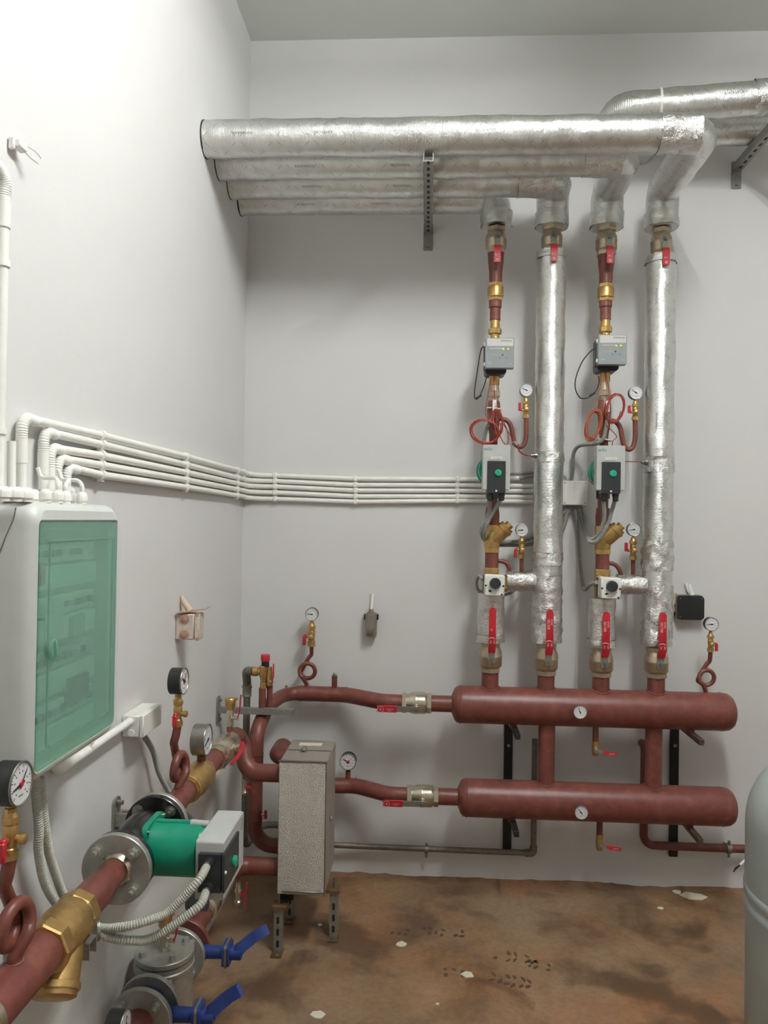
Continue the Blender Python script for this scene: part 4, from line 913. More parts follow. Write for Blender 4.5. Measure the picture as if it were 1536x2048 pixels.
# flanged pump
t = thing('circulation_pump', 'large flanged pump with bright green motor and grey control box', 'pump', (LX, (yf1+yf2)/2, LZ-.1))
def flange(y, th, r, mt, sgn):
    f = part('flange', MB().lathe([(0, r*.98), (.002, r), (th-.002, r), (th, r*.98)], ax(y), UY, 44), mt, t)
    return f
fA = flange(yf1, .017, .0815, 'stainless', 1)
part('weld_collar', MB().lathe([(-.012, .034), (-.004, .040), (0, .041)], ax(yf1), UY, 28), 'nickel', fA)
fB = flange(yf1+.0175, .018, .080, 'black_gloss', 1); fC = flange(yf2-.018-.0175, .018, .080, 'black_gloss', 1); fD = flange(yf2-.017, .017, .0815, 'stainless', 1)
for (fl, y, d, mt) in ((fA, yf1, -1, 'stainless'), (fC, yf2-.0355, -1, 'steel')):
    for k in range(4):
        a = math.radians(45+90*k); o = V((LX+.0615*math.cos(a), y, LZ+.0615*math.sin(a)))
        part('bolt', MB().lathe([(0, .0145), (.003, .0145)], o, (0, d, 0), 18).lathe([(.003, .0125), (.015, .012)], o, (0, d, 0), 6).lathe([(.014, .007), (.026, .0065)], o, (0, d, 0), 12), mt, fl, 22)
ymid = (yf1+yf2)/2
vol = MB()
vol.tube(cr([ax(yf1+.03), ax(yf1+.055)+V((.004, 0, .012)), ax(yf1+.085)+V((.004, 0, .034)), ax(ymid)+V((0, 0, .035)), ax(yf2-.085)+V((0, 0, .02)), ax(yf2-.055), ax(yf2-.03)], 6), [.031+.010*math.sin(math.pi*i/36) for i in range(37)], 22)
vol.lathe([(-.045, .03), (-.035, .055), (-.01, .068), (.022, .070), (.03, .064)], V((LX, ymid, LZ)), UX, 30)
part('volute', vol, 'black_gloss', t)
mo = part('motor', MB().lathe([(.030, .066), (.052, .066), (.053, .0655), (.160, .0655), (.166, .060), (.185, .058)], V((LX, ymid-.005, LZ-.002)), UX, 40), 'wgreen', t)
part('motor_flange', MB().rplate((LX+.030, ymid-.005, LZ-.002), UY, UZ, .140, .140, .030, .014, 4), 'wgreen', mo)
for (a, b) in ((-.056, -.056), (-.056, .056), (.056, -.056), (.056, .056), (-.062, 0)):
    part('screw', MB().lathe([(.044, .0055), (.050, .0055)], V((LX, ymid-.005+a, LZ-.002+b)), UX, 10), 'chrome', mo)
part('cable_duct', MB().cyl((LX+.05, ymid-.01, LZ+.062), (LX+.15, ymid-.01, LZ+.062), .0065, 10), 'wgreen', mo)
part('duct_end', MB().cyl((LX+.135, ymid-.01, LZ+.062), (LX+.18, ymid-.01, LZ+.060), .009, 12), 'mod_grey', mo)
gl = pump_module(t, V((LX+.178, ymid-.012, LZ-.008)), UY, UX, .137, .197, .066)
# line beyond the pump
solo('pipe_spool', 'dark red pipe between pump and brass check valve on the left wall line', 'pipe', MB().cyl(ax(yf2-.004), ax(yc0+.006), .0315, 26), 'primer', 'painted pump line pipes')
t = thing('check_valve', 'big brass check valve on the line behind the flanged pump', 'valve', (LX, yc0, LZ-.045), 'brass check valves')
Lc = yc1-yc0
part('body', MB().lathe([(.012, .040), (.016, .0425), (Lc*.33, .0425), (Lc*.36, .0455), (Lc-.03, .046), (Lc-.018, .041)], ax(yc0), UY, 32), 'brass', t)
part('hex_end', MB().lathe([(0, .038), (.016, .0385)], ax(yc0), UY, 8), 'brass', t, 20); part('hex_end', MB().lathe([(Lc-.022, .039), (Lc, .038)], ax(yc0), UY, 8), 'brass', t, 20)
sp = solo('pipe_spool', 'dark red pipe between brass check valve and nickel valve, carrying the steel gauge', 'pipe', MB().cyl(ax(yc1-.006), ax(yv0+.006), .0325, 26), 'primer', 'painted pump line pipes')
# nickel valve with lever to the room
c = ax((yv0+yv1)/2)
t = thing('ball_valve', 'nickel ball valve with drooping red wing handle on the left wall line', 'valve', c-V((0, 0, .05)))
Lv = yv1-yv0
part('body', MB().lathe([(-.3*Lv, .040), (-.24*Lv, .0465), (.1*Lv, .0465), (.12*Lv, .045), (.3*Lv, .04)], c, UY, 28), 'nickel', t)
for sg in (-1, 1): part('hex_end', MB().lathe([(.3*Lv, .041), (.5*Lv, .041)], c, (0, sg, 0), 8), 'nickel', t, 20)
sd = V((.93, -.2, .28)).normalized(); part('stem', MB().lathe([(.03, .016), (.058, .015), (.06, .010), (.074, .010)], c, sd, 16), 'nickel', t)
q = c+sd*.07; part('handle', MB().ribbon([q+V((.002, .014, .010)), q+V((.008, .0, .002)), q+V((.008, -.022, -.012)), q+V((-.004, -.052, -.030)), q+V((-.012, -.064, -.040))], V((.75, .1, .65)), [.014, .018, .018, .018, .010], .008), 'red', t)
part('drain_plug', MB().lathe([(.04, .009), (.052, .009), (.053, .006), (.062, .006)], c, (.1, 0, -1), 10), 'nickel', t)
# elbow down into the exchanger's front upper port
FPY = -.605
t = thing('heating_pipe', 'dark red pipe dropping from the left wall line into the front of the exchanger box', 'pipe', (LX, ye, PZT-.04), 'painted heating pipes')
part('tube', MB().tube(fil([ax(yv1-.006), ax(ye+.012), (LX+.045, FPY-.0, PZT), (BX0+.02, FPY, PZT)], [.055, .06], 8), .0325, 26), 'primer', t)
vb = V((LX-.004, YP(462, LX, LZ+.05), LZ+.028)); vz = [zat(p, vb.x, vb.y) for p in (1450, 1441, 1418, 1411, 1396)]
part('vent_stub', MB().cyl(vb, (vb.x, vb.y, vz[0]), .0110, 14), 'primer', t)
dv = V((LX+.038, FPY-.005, PZT-.03)); dz = [zat(p, dv.x, dv.y) for p in (1555, 1562, 1585)]
part('drain_stub', MB().cyl(dv, (dv.x, dv.y, dz[1]), .009, 12), 'primer', t)
t2 = thing('drain_valve', 'tiny nickel drain cock with red knob under the drop pipe beside the exchanger', 'valve', (dv.x, dv.y, dz[2]), 'tiny drain cocks')
part('body', MB().lathe([(dz[2]-.004, .011), (dz[2]+.004, .013), (dz[2]+.01, .009), (dz[1]-.012, .010), (dz[1]-.008, .0125), (dz[1]+.004, .0125)], (dv.x, dv.y, 0), UZ, 12), 'nickel', t2)
part('knob', MB().cyl((dv.x+.008, dv.y-.004, (dz[1]+dz[2])/2), (dv.x+.026, dv.y-.01, (dz[1]+dz[2])/2), .0065, 10), 'red', t2)
def air_vent(label, b, z, lev):
    t = thing('air_vent', label, 'air vent', (b.x, b.y, z[0]), 'brass automatic air vents'); o = (b.x, b.y, 0)
    part('valve_body', MB().lathe([(z[0]-.004, .0125), (z[0]+.008, .0135), (z[1]+.002, .0115), (z[1]+.01, .0135), (z[2]-.012, .0135), (z[2]-.006, .010), (z[2], .010)], o, UZ, 14), 'nickel', t)
    part('float_body', MB().lathe([(z[2]-.002, .012), (z[2]+.006, .018), (z[3], .0185), (z[3]+.002, .020), (z[4]-.004, .020), (z[4], .017)], o, UZ, 22), 'brass', t)
    part('bleed_screw', MB().cyl((b.x+.014, b.y-.004, z[4]-.004), (b.x+.028, b.y-.008, z[4]), .005, 10), 'brass', t)
    zm = (z[0]+z[2])/2
    part('spindle', MB().cyl((b.x+.008, b.y-.008, zm), (b.x+.032, b.y-.014, zm), .0065, 10), 'nickel', t)
    lv = MB().ribbon([(b.x+.030, b.y-.014, zm), (b.x+.038, b.y-.014, zm+.02), (b.x+.042, b.y-.014, zm+lev)], UY, [.009, .012, .008], .004); part('lever', lv, 'red', t)
air_vent('brass air vent with red lever above the pipe elbow at the corner', vb, vz, .085)
# pigtail gauges on the line
for (px, l1, l2, l3, ang, a2, rr) in ((357, 'dark red loop siphon between green pump and brass check valve', 'brass gauge cock on the loop siphon behind the green pump', 'black-cased pressure gauge on the loop siphon behind the green pump', 150, 60, .0315),
                             (27, 'dark red loop siphon cut off by the left edge of the picture', 'brass gauge cock at the left picture edge', 'black-cased pressure gauge with red hub at the left picture edge', 190, 50, .0405)):
    y = LY(px); b = V((LX, y, LZ+rr-.003))
    tp = pigtail('pigtail_siphon', l1, b, UX, .034, .0345, .030, .0118, group='loop siphons', mir=-1)
    tp.z -= .003; cock(l2, tp, UX, 1.05, -1, -1)
    gauge(l3, tp+V((0, 0, .080)), UX, .0385, .038, ang, red=(px < 100), ang2=a2, hs=.011, group='large pressure gauges')
# steel-cased gauge
gy = YP(402, LX, LZ); gz = LZ+.03; zc = zat(1479, LX, gy)
part('gauge_stub', MB().cyl((LX, gy, gz-.004), (LX, gy, zc-.050), .0135, 16), 'primer', sp)
gauge('large steel-cased thermometer on the left wall line beyond the brass check valve', V((LX, gy, zc-.0625)), UX, .0500, .044, 200, case='steel', bezel='steel', hs=.012, group='large pressure gauges', stem='primer', cat='thermometer', name='dial_thermometer')
# nickel valve half in the picture at the bottom left
c = ax(LY(-70)); solo('pipe_coupling', 'pale nickel fitting on the thick pipe at the bottom left corner', 'fitting', MB().lathe([(-.07, .044), (-.05, .055), (.0, .058), (.018, .052), (.022, .047), (.04, .047)], c, UY, 26), 'nickel')
# strut brackets of this line
for (y, z, x1, l) in ((YP(230, 0, .79), zat(1636, 0, YP(230, 0, .79)), .085, 'galvanised wall bracket holding the green pump'), (LY(135)+.03, LZ-.062, .175, 'galvanised channel bracket under the big brass strainer')):
    t = thing('wall_strut', l, 'bracket', (0, y, z), 'channel struts on the left wall')
    part('channel', MB().box((x1/2, y, z+.016), (x1, .034, .003)).box((x1/2, y-.0165, z), (x1, .003, .032)).box((x1/2, y+.0165, z), (x1, .003, .032)), 'galv', t)
    sl = MB()
    for i in range(max(1, int(x1/.06))): sl.rplate((.035+.055*i, y, z+.0172), UX, UY, .030, .010, .0045, .0008)
    part('slots', sl, 'rust_steel', t)
    part('wall_plate', MB().rplate((.0005, y, z), UY, UZ, .048, .115, .018, .006), 'galv', t)
    for dz in (.043, -.043): part('anchor_bolt', MB().lathe([(.006, .013), (.008, .013)], (0, y, z+dz), UX, 16).lathe([(.008, .008), (.022, .0065)], (0, y, z+dz), UX, 6), 'steel', t, 20)

# ================================================================ LOWER LINE WITH DIRT SEPARATOR
DX, DZ = .122, .300
dy = YP(328, DX, DZ); lidz = zat(1899, DX, dy); D = lambda y: V((DX, y, DZ))
t = thing('dirt_separator', 'stainless steel dirt separator drum with bolted lid at the bottom left', 'separator', (DX, dy, .12))
part('drum', MB().lathe([(.12, .05), (.135, .072), (.155, .079), (lidz-.045, .079), (lidz-.042, .083), (lidz-.034, .083), (lidz-.031, .080), (lidz-.018, .080)], (DX, dy, 0), UZ, 44), 'stainless', t)
ld = part('lid', MB().lathe([(lidz-.016, .0795), (lidz-.014, .0815), (lidz-.002, .0815), (lidz, .0795)], (DX, dy, 0), UZ, 44), 'stainless', t)
for k in range(4):
    a = math.radians(40+90*k); o = V((DX+.062*math.cos(a), dy+.062*math.sin(a), lidz))
    part('lid_bolt', MB().lathe([(0, .013), (.002, .013)], o, UZ, 16).lathe([(.002, .0105), (.014, .010)], o, UZ, 6), 'stainless', ld, 22)
def fl(parent, y, th, r, mt, bolts=0, d=-1):
    f = part('flange', MB().lathe([(0, r*.98), (.002, r), (th-.002, r), (th, r*.98)], D(y), UY, 40), mt, parent)
    for k in range(bolts):
        a = math.radians(45+90*k); o = V((DX+r*.77*math.cos(a), y+(th if d > 0 else 0), DZ+r*.77*math.sin(a)))
        part('bolt', MB().lathe([(0, .0115), (.013, .011)], o, (0, d, 0), 6).lathe([(.012, .0065), (.028, .006)], o, (0, d, 0), 10), 'stainless', f, 22)
    return f
part('neck', MB().cyl(D(dy-.125), D(dy+.125), .032, 22), 'stainless', t)
f1 = fl(t, dy-.125, .016, .082, 'stainless', 4, 1); f2 = fl(t, dy+.109, .016, .082, 'stainless', 4, -1)
av = V((DX, dy, lidz)); az = [lidz+.004, lidz+.03, lidz+.062, lidz+.084, lidz+.104]
air_vent('brass air vent with red lever on the lid of the steel separator', av, az, .07)
solo('vent_nut', 'steel hexagon nut under the air vent on the separator lid', 'nut', MB().lathe([(0, .016), (.010, .016)], av, UZ, 6), 'stainless', None, 20)
def butterfly(label, y, hd):
    t = thing('butterfly_valve', label, 'valve', (DX, y, DZ-.08), 'blue butterfly valves')
    part('body', MB().lathe([(0, .054), (.004, .058), (.036, .058), (.040, .054)], D(y), UY, 32), 'blue', t)
    o = V((DX, y+.02, DZ)); part('neck', MB().lathe([(.06, .020), (.135, .018)], o, UX, 18), 'blue', t)
    part('top_plate', MB().rplate(o+V((.132, 0, 0)), UY, UZ, .062, .062, .012, .007).rplate(o+V((.147, 0, 0)), UY, UZ, .058, .062, .012, .006), 'blue', t)
    part('notch_plate', MB().rplate(o+V((.1395, 0, 0)), UY, UZ, .066, .066, .010, .007), 'steel', t)
    part('hub', MB().lathe([(.150, .020), (.185, .019)], o, UX, 16), 'blue', t)
    h = MB().ribbon([o+V((.165, 0, -.004)), o+V((.175, .0, .01))+hd*.02, o+V((.178, 0, .01))+hd*.06, o+V((.19, 0, .02))+hd*.10, o+V((.20, 0, .02))+hd*.17, o+V((.205, 0, .02))+hd*.20], V((.5, -.6, .5)), [.042, .038, .032, .038, .048, .034], .030); part('handle', h, 'blue', t)
butterfly('blue butterfly valve with lever standing out beyond the steel separator', dy+.126, V((.22, .20, .16)))
butterfly('blue butterfly valve at the bottom edge, nearer than the steel separator', dy-.166, V((.20, .10, .20)))
# painted ends of the lower line
t = thing('lower_pipe', 'dark red flanged pipe behind the steel separator leading to the exchanger', 'pipe', (DX, dy+.17, DZ-.08), 'lower line pipes')
y0 = dy+.1665
fl(t, y0, .018, .080, 'primer', 0)
part('reducer', MB().lathe([(.016, .046), (.03, .044), (.085, .040), (.10, .0345), (.19, .0345)], D(y0), UY, 26), 'primer', t)
part('tube', MB().tube(fil([D(y0+.31), D(-.73), (DX+.035, FPY, PZB), (BX0+.02, FPY, PZB)], [.08, .06], 8), .0325, 26), 'primer', t)
t3 = thing('ball_valve', 'nickel valve with black handle half hidden behind the pump control box', 'valve', D(y0+.25)-V((0, 0, .05)))
part('body', MB().lathe([(.185, .038), (.215, .038), (.22, .045), (.28, .045), (.285, .038), (.315, .038)], D(y0), UY, 24), 'nickel', t3)
part('handle', MB().lathe([(.05, .012), (.062, .012), (.063, .040), (.082, .042), (.086, .038)], D(y0+.20)+V((-.06, 0, .02)), V((.7, -.5, .4)), 22), 'black', t3)
t = thing('lower_pipe', 'dark red flanged pipe at the bottom edge before the steel separator', 'pipe', (DX, dy-.2, DZ-.08), 'lower line pipes')
fl(t, dy-.186, .018, .082, 'stainless', 4, -1); part('tube', MB().cyl(D(-2.6), D(dy-.180), .036, 24), 'primer', t)
gp = V((DX+.0, YP(236, DX, .4), DZ+.03)); 
gauge('black-cased pressure gauge at the bottom edge in front of the steel separator', gp, UX, .0385, .040, 215, red=True, ang2=75, hs=.012, group='large pressure gauges')
# small taps on the lower elbow
o = V((DX+.055, -.70, PZB-.02))
t = thing('drain_valve', 'tiny nickel drain cock with thin red lever low beside the exchanger', 'valve', o-V((0, 0, .07)), 'tiny drain cocks')
part('body', MB().lathe([(-.004, .009), (.02, .009), (.026, .013), (.034, .013), (.036, .009), (.062, .010), (.066, .014), (.074, .013)], o, (0, 0, -1), 12), 'nickel', t)
part('lever', MB().ribbon([o+V((.012, -.01, -.04)), o+V((.030, -.014, -.03)), o+V((.036, -.014, .01)), o+V((.034, -.014, -.09))][:3], UY, [.010, .010, .008], .005).ribbon([o+V((.030, -.014, -.03)), o+V((.026, -.014, -.085))], UY, [.012, .008], .004), 'red', t)
o = V((VX+.03, VY-.005, zat(1628, VX+.03, VY)))
t = thing('drain_valve', 'small red tap handle on the right side of the vertical pipe by the exchanger', 'valve', o, 'tiny drain cocks')
part('stem', MB().cyl(o-V((.006, 0, 0)), o+V((.012, 0, 0)), .006, 10), 'nickel', t); part('handle', MB().box(o+V((.014, 0, 0)), (.012, .012, .034), None, .003), 'red', t)

# ================================================================ DISTRIBUTION BOARD ON THE LEFT WALL
FX = .140
y0 = U(63, 1300, x=FX).y; y1 = U(236, 1250, x=FX).y
ztop = (U(100, 1003, x=FX).z+U(200, 1010, x=FX).z)/2; zbot = (U(61, 1578, x=FX).z+U(215, 1475, x=FX).z)/2
yc, zc, w_, h_ = (y0+y1)/2, (ztop+zbot)/2, y1-y0, ztop-zbot
t = thing('distribution_board', 'white distribution board with green transparent door under plastic film', 'electrical panel', (0, yc, zbot))
def loop(w, h, r, k=6):
    p = []
    for (sx, sy, a0) in ((1, 1, 0), (-1, 1, 90), (-1, -1, 180), (1, -1, 270)):
        for i in range(k+1):
            a = math.radians(a0+90*i/k); p.append((sx*(w/2-r)+r*math.cos(a), sy*(h/2-r)+r*math.sin(a)))
    return p
dy0, dy1 = U(73, 1300, x=FX).y, U(231, 1250, x=FX).y; dz1 = U(150, 1042, x=FX).z; dz0 = (U(60, 1552, x=FX).z+U(222, 1450, x=FX).z)/2
dyc, dzc, dw, dh = (dy0+dy1)/2, (dz0+dz1)/2, dy1-dy0, dz1-dz0
rings = [(.001, w_-.004, h_-.004, .03, 0), (.10, w_, h_, .034, 0), (.118, w_, h_, .036, 0), (.132, w_-.012, h_-.012, .034, 0), (FX, w_-.03, h_-.03, .03, 0), (FX+.001, dw+.004, dh+.004, .012, 1), (FX-.012, dw+.002, dh+.002, .012, 1), (FX-.014, dw-.03, dh-.03, .008, 1), (.085, dw-.034, dh-.034, .008, 1)]
vs = []; fs = []; nn = 28
for (x, a, b, r, inn) in rings:
    cc = (dyc, dzc) if inn else (yc, zc)
    vs += [V((x, cc[0]+p[0], cc[1]+p[1])) for p in loop(a, b, r)]
for i in range(len(rings)-1):
    for k in range(nn): k2 = (k+1) % nn; fs.append((i*nn+k, i*nn+k2, (i+1)*nn+k2, (i+1)*nn+k))
mb = MB(); mb._add(vs, fs+[tuple(reversed(range(nn)))]); bx_ = part('enclosure', mb, 'case_grey', t, 32)
part('cover_seam', MB().tube(cr([V((.106, y0-.0003, ztop-.012)), V((.101, y0-.0003, ztop-.035)), V((.088, y0-.0003, ztop-.065)), V((.066, y0-.0003, ztop-.125)), V((.03, y0-.0003, ztop-.21))], 4), .0012, 6), 'grey_ink', bx_)
inn = part('mounting_plate', MB().box((.086, dyc, dzc), (.004, dw-.034, dh-.034)), 'case_grey', t)
for i, f in enumerate((.36, .13, -.10, -.33)):
    rw = part('breaker_row', MB().box((.096, dyc, dzc+dh*f), (.018, dw*.78, dh*.085), None, .002), 'box_white' if i != 2 else 'mod_grey', inn)
    for k in range(9):
        if (i, k) in ((0, 7), (1, 0), (2, 8)): continue
        part('toggle', MB().box((.108, dyc-dw*.34+dw*.083*k, dzc+dh*f), (.008, dw*.045, dh*.03), None, .0015), 'dark_panel' if (i*3+k) % 4 else 'mod_grey', rw)
    part('row_cover', MB().box((.098, dyc, dzc+dh*(f-.105)), (.022, dw*.80, dh*.10), None, .002), 'box_white', inn)
part('main_switch', MB().box((.112, dy0+.055, dzc+dh*.28), (.02, .022, .045), None, .003), 'red', inn)
part('relay', MB().box((.105, dyc+.05, dzc-dh*.27), (.03, .085, .055), None, .003), 'dark_panel', inn)
part('relay', MB().box((.105, dyc+.04, dzc+dh*.02), (.03, .055, .045), None, .003), 'mod_grey', inn)
part('circuit_list', MB().box((.1125, dyc-.055, dzc+dh*.08), (.001, .075, .075)), 'white_print', inn)
mb = MB(); pl = loop(dw-.004, dh-.004, .012); P0 = [V((FX-.006, dyc+p[0], dzc+p[1])) for p in pl]; P1 = [V((FX+.001, dyc+p[0], dzc+p[1])) for p in pl]
mb._add(P0+P1, [tuple(reversed(range(nn))), tuple(range(nn, 2*nn))]+[(k, (k+1) % nn, nn+(k+1) % nn, nn+k) for k in range(nn)])
dr = part('door', mb, 'green_glass', t)
# raised frame on the door and its latch
mb = MB()
for (a, b, c_, d_) in ((dyc, dzc+dh*.42, dw*.84, .004), (dyc+.012, dzc-dh*.42, dw*.80, .004)): mb.box((FX+.002, a, b), (.003, c_, d_))
for s in (-.39, .42): mb.box((FX+.002, dyc+dw*s, dzc), (.003, .004, dh*.84))
part('door_ribs', mb, 'green_glass', dr)
part('door_latch', MB().lathe([(0, .020), (.008, .020), (.012, .015)], (FX+.001, dy0+.045, dzc-dh*.02), UX, 18).box((FX+.014, dy0+.045, dzc-dh*.02), (.006, .008, .03), None, .002), 'green_glass', dr)
mb = MB(); ny, nz = 22, 34; vs = []
for i in range(ny+1):
    for j in range(nz+1):
        a, b = i/ny, j/nz; yy = dy0-.004+(dw+.008)*a; zz = dz0-.004+(dh+.008)*b
        e = 1.0 if .2 < a < .9 else .5; near = max(0, 1-a*6)
        vs.append(V((FX+.006+.004*noise.noise(V((yy*14, zz*11, 3)))+.006*near*abs(noise.noise(V((yy*40, zz*60, 7)))), yy, zz)))
mb._add(vs, [(i*(nz+1)+j, (i+1)*(nz+1)+j, (i+1)*(nz+1)+j+1, i*(nz+1)+j+1) for i in range(ny) for j in range(nz)])
part('plastic_film', mb, 'film', dr, 25)
# cable glands on its top
gls = [(4, 992, .10), (20, 991, .08), (29, 990, .11), (50, 990, .11), (64, 991, .075), (91, 998, .115), (103, 997, .08), (116, 997, .115), (131, 997, .105), (143, 998, .085), (164, 1000, .115)]
gpos = []
for (px, py, x) in gls:
    y = YP(px, x, ztop+.02); o = V((x, y, ztop-.001)); big = px < 70
    s = 1.25 if big else .95
    part('cable_gland', MB().lathe([(0, .0105*s), (.006, .0105*s), (.007, .0125*s), (.016, .0125*s), (.022, .0105*s), (.026, .007*s)], o, UZ, 12), 'pvc', t, 25)
    gpos.append(o+V((0, 0, .024*s)))
for (i, j) in ((7, 6), (8, 9), (10, 9)):
    a, b = gpos[i], gpos[j]; m = (a+b)/2+V((0, 0, .028))
    part('gland_cable', MB().tube(cr([a-V((0, 0, .006)), a+V((0, 0, .015)), m, b+V((-.02, 0, .03)), b+V((-.03, 0, .05))], 6), .0042, 10), 'pvc', t)

# ================================================================ WHITE CONDUITS
WX = .019
ordn = ['topmost', 'second', 'middle', 'fourth', 'lowest']
start = [(74, 840), (102, 864), (110, 895), (124, 916), (138, 934)]
stl = [[871, 889, 911, 930.5, 950], [913, 929.4, 944.7, 959.7, 974.3], [940, 955, 966.6, 978.6, 990.7]]; stx = [202, 372, 474]
bkx = [550, 711, 915]; bky = [[951, 962, 973, 985, 998], [957.8, 970, 981, 992.6, 1003.5], [959, 970.7, 981.6, 993, 1002]]
vx = [43, 87, 100, 115, 133]; vb_ = [984, 985, 975, 985, 986]
for i in range(5):
    r = .0098; P = []
    s = U(*start[i], x=WX); va = U(vx[i], 900, x=WX); vz = U(vx[i], vb_[i], x=WX)
    L = [U(stx[k], stl[k][i], x=WX) for k in range(3)]; Bk = [U(bkx[k], bky[k][i], y=-.016) for k in range(3)]
    end = U([1048, 1066, 1066, 1066, 1066][i], [956, 972, 982, 994, 1003][i], y=-.016)
    # smooth the slope: straight from the start to the corner
    corner = V((.030, -.030, (L[2].z+Bk[0].z)/2))
    t = thing('cable_conduit', 'white conduit, %s of the five from the distribution board round the corner' % ordn[i], 'conduit', vz, 'white cable conduits')
    z0 = s.z; vy = va.y if i != 4 else va.y
    part('drop_tube', MB().tube([V((WX+.002, va.y+(.022 if i == 4 else 0), max(vz.z, ztop+.03))), V((WX, va.y, z0-.05))], r*1.02, 16), 'pvc', t)
    part('sleeve', MB().cyl(V((WX, va.y, z0-.095)), V((WX, va.y, z0-.045)), r*1.22, 16), 'pvc', t)
    e = MB(); corr(e, fil([(WX, va.y, z0-.055), (WX, va.y, z0), (WX, va.y+.055, z0-.004)], .04, 8), r*1.22, .0048, 14, .12); part('bend', e, 'pvc', t)
    P = [V((WX, va.y+.04, z0-.002)), L[0], L[1], L[2], V((WX+.004, -.075, L[2].z-(L[1].z-L[2].z)*.3))]
    part('wall_tube', MB().tube(P, r, 16), 'pvc', t)
    e = MB(); corr(e, fil([P[-1]-V((0, .02, 0)), V((WX+.004, -.02, (P[-1].z+Bk[0].z)/2)), V((.085, -.017, Bk[0].z))], .045, 8), r*1.12, .0055, 14, .08); part('corner_bend', e, 'pvc', t)
    part('back_tube', MB().tube([V((.075, -.017, Bk[0].z)), Bk[0], Bk[1], Bk[2], end], .0100, 16), 'pvc', t)
    sta = ['near the distribution board', 'midway on the left wall', 'by the corner on the left wall']
    for k in range(3):
        o = L[k]; m = MB().lathe([(-.008, r+.0042), (.008, r+.0042)], o, UY, 14).box((.004, o.y, o.z), (.008, .020, .024)); m.box((o.x-.001, o.y, o.z-r-.004), (.014, .012, .006))
        solo('conduit_clip', 'white clip on the %s conduit, %s' % (ordn[i], sta[k]), 'clip', m, 'pvc', 'conduit clips')
    stb = ['first from the corner on the back wall', 'second from the corner on the back wall', 'third from the corner on the back wall']
    for k in range(3):
        o = Bk[k]; m = MB().box((o.x, -.012, o.z), (.021, .026, .0258), None, .003).box((o.x, -.026, o.z), (.017, .010, .021), None, .003)
        solo('conduit_clip', 'white clip on the %s conduit, %s' % (ordn[i], stb[k]), 'clip', m, 'pvc', 'conduit clips')
# conduit at the left picture edge
P = U(0, 700, x=WX); zt = U(2, 400, x=WX).z; yy = U(1, 700, x=WX).y
t = thing('cable_conduit', 'white vertical conduit cut off by the left picture edge, with ribbed bend at its top', 'conduit', (WX, yy, ztop))
part('tube', MB().cyl((WX, yy, ztop+.02), (WX, yy, zt), .0112, 16), 'pvc', t); part('sleeve', MB().cyl((WX, yy, zt-.05), (WX, yy, zt+.01), .0135, 16), 'pvc', t)
e = MB(); corr(e, fil([(WX, yy, zt), (WX, yy, zt+.055), (WX, yy-.08, zt+.06)], .045, 8), .0138, .0048, 14, .14); part('bend', e, 'pvc', t)
for py in (526, 863):
    o = U(2, py, x=WX); solo('conduit_clip', 'white clip on the conduit at the left edge, %s' % ('upper one' if py < 600 else 'lower one'), 'clip', MB().lathe([(-.006, .0145), (.006, .0145)], V((WX, yy, o.z)), UZ, 14).box((.005, yy, o.z), (.01, .022, .014)), 'pvc', 'conduit clips')
# second thin white tube beside the first conduit
yy = YP(31, .03, 1.75); solo('cable_conduit', 'thin white tube rising behind the conduits left of the distribution board glands', 'conduit', MB().cyl((.024, yy, ztop-.005), (.022, yy, ztop+.12), .0085, 12), 'pvc')
# clip left on the wall, upper left
o = U(32, 290, x=.012)
t = thing('open_clip', 'lone translucent white pipe clip high on the left wall', 'clip', o)
part('base', MB().box(o+V((-.004, -.008, .0)), (.012, .008, .024), None, .002).box(o+V((.004, .008, .002)), (.018, .030, .018), None, .003), 'pvc', t)
part('prong', MB().tube(cr([o+V((.012, .02, .008)), o+V((.022, .034, .004)), o+V((.030, .044, -.006))], 5), .0022, 8).tube(cr([o+V((.010, .018, -.006)), o+V((.016, .032, -.012)), o+V((.026, .042, -.018))], 5), .0022, 8), 'pvc', t)
# junction box between the risers
a = U(1126, 962, y=-.06); b = U(1174, 1010, y=-.06); jc = V(((a.x+b.x)/2, 0, (a.z+b.z)/2)); js = b.x-a.x
t = thing('junction_box', 'white square junction box between the second and third riser', 'junction box', V((jc.x, 0, b.z)), 'junction boxes')
part('box_body', MB().box((jc.x, -.025, jc.z), (js, .05, js), None, .004), 'box_white', t); ld = part('lid', MB().box((jc.x, -.055, jc.z), (js+.002, .010, js+.002), None, .003), 'box_white', t)
for sx in (-1, 1):
    for sz in (-1, 1): part('lid_screw', MB().lathe([(0, .003), (.0012, .003)], (jc.x+sx*js*.42, -.0598, jc.z+sz*js*.42), (0, -1, 0), 8), 'grey_ink', ld)
JB = jc; jbz = jc.z-js/2
# grey ribbed conduits round it
def flex(label, pts, r=.0085, mt='corr_grey', name='flexible_conduit', grp='grey ribbed conduits', pitch=.0042, n=12):
    m = MB(); corr(m, cr(pts, 10), r, pitch, n); return solo(name, label, 'conduit', m, mt, grp, 25)
Q = lambda px, py, y: U(px, py, y=y)
flex('grey ribbed conduit looping from the top of the white junction box towards the third riser', [V((JB.x-.012, -.03, JB.z+js/2-.004)), Q(1146, 935, -.03), Q(1147, 908, -.04), Q(1156, 893, -.07), Q(1172, 889, -.12), Q(1192, 887, -.22), Q(1206, 878, -.25), Q(1211, 860, -.25), Q(1216, 828, -.245)])
flex('grey ribbed conduit from junction box, dropping to the third riser actuator', [V((JB.x+.0, -.03, jbz+.004)), Q(1155, 1050, -.03), Q(1159, 1110, -.03), Q(1165, 1165, -.05), Q(1170, 1179, -.09), Q(1179, 1170, -.16), cB[0]])
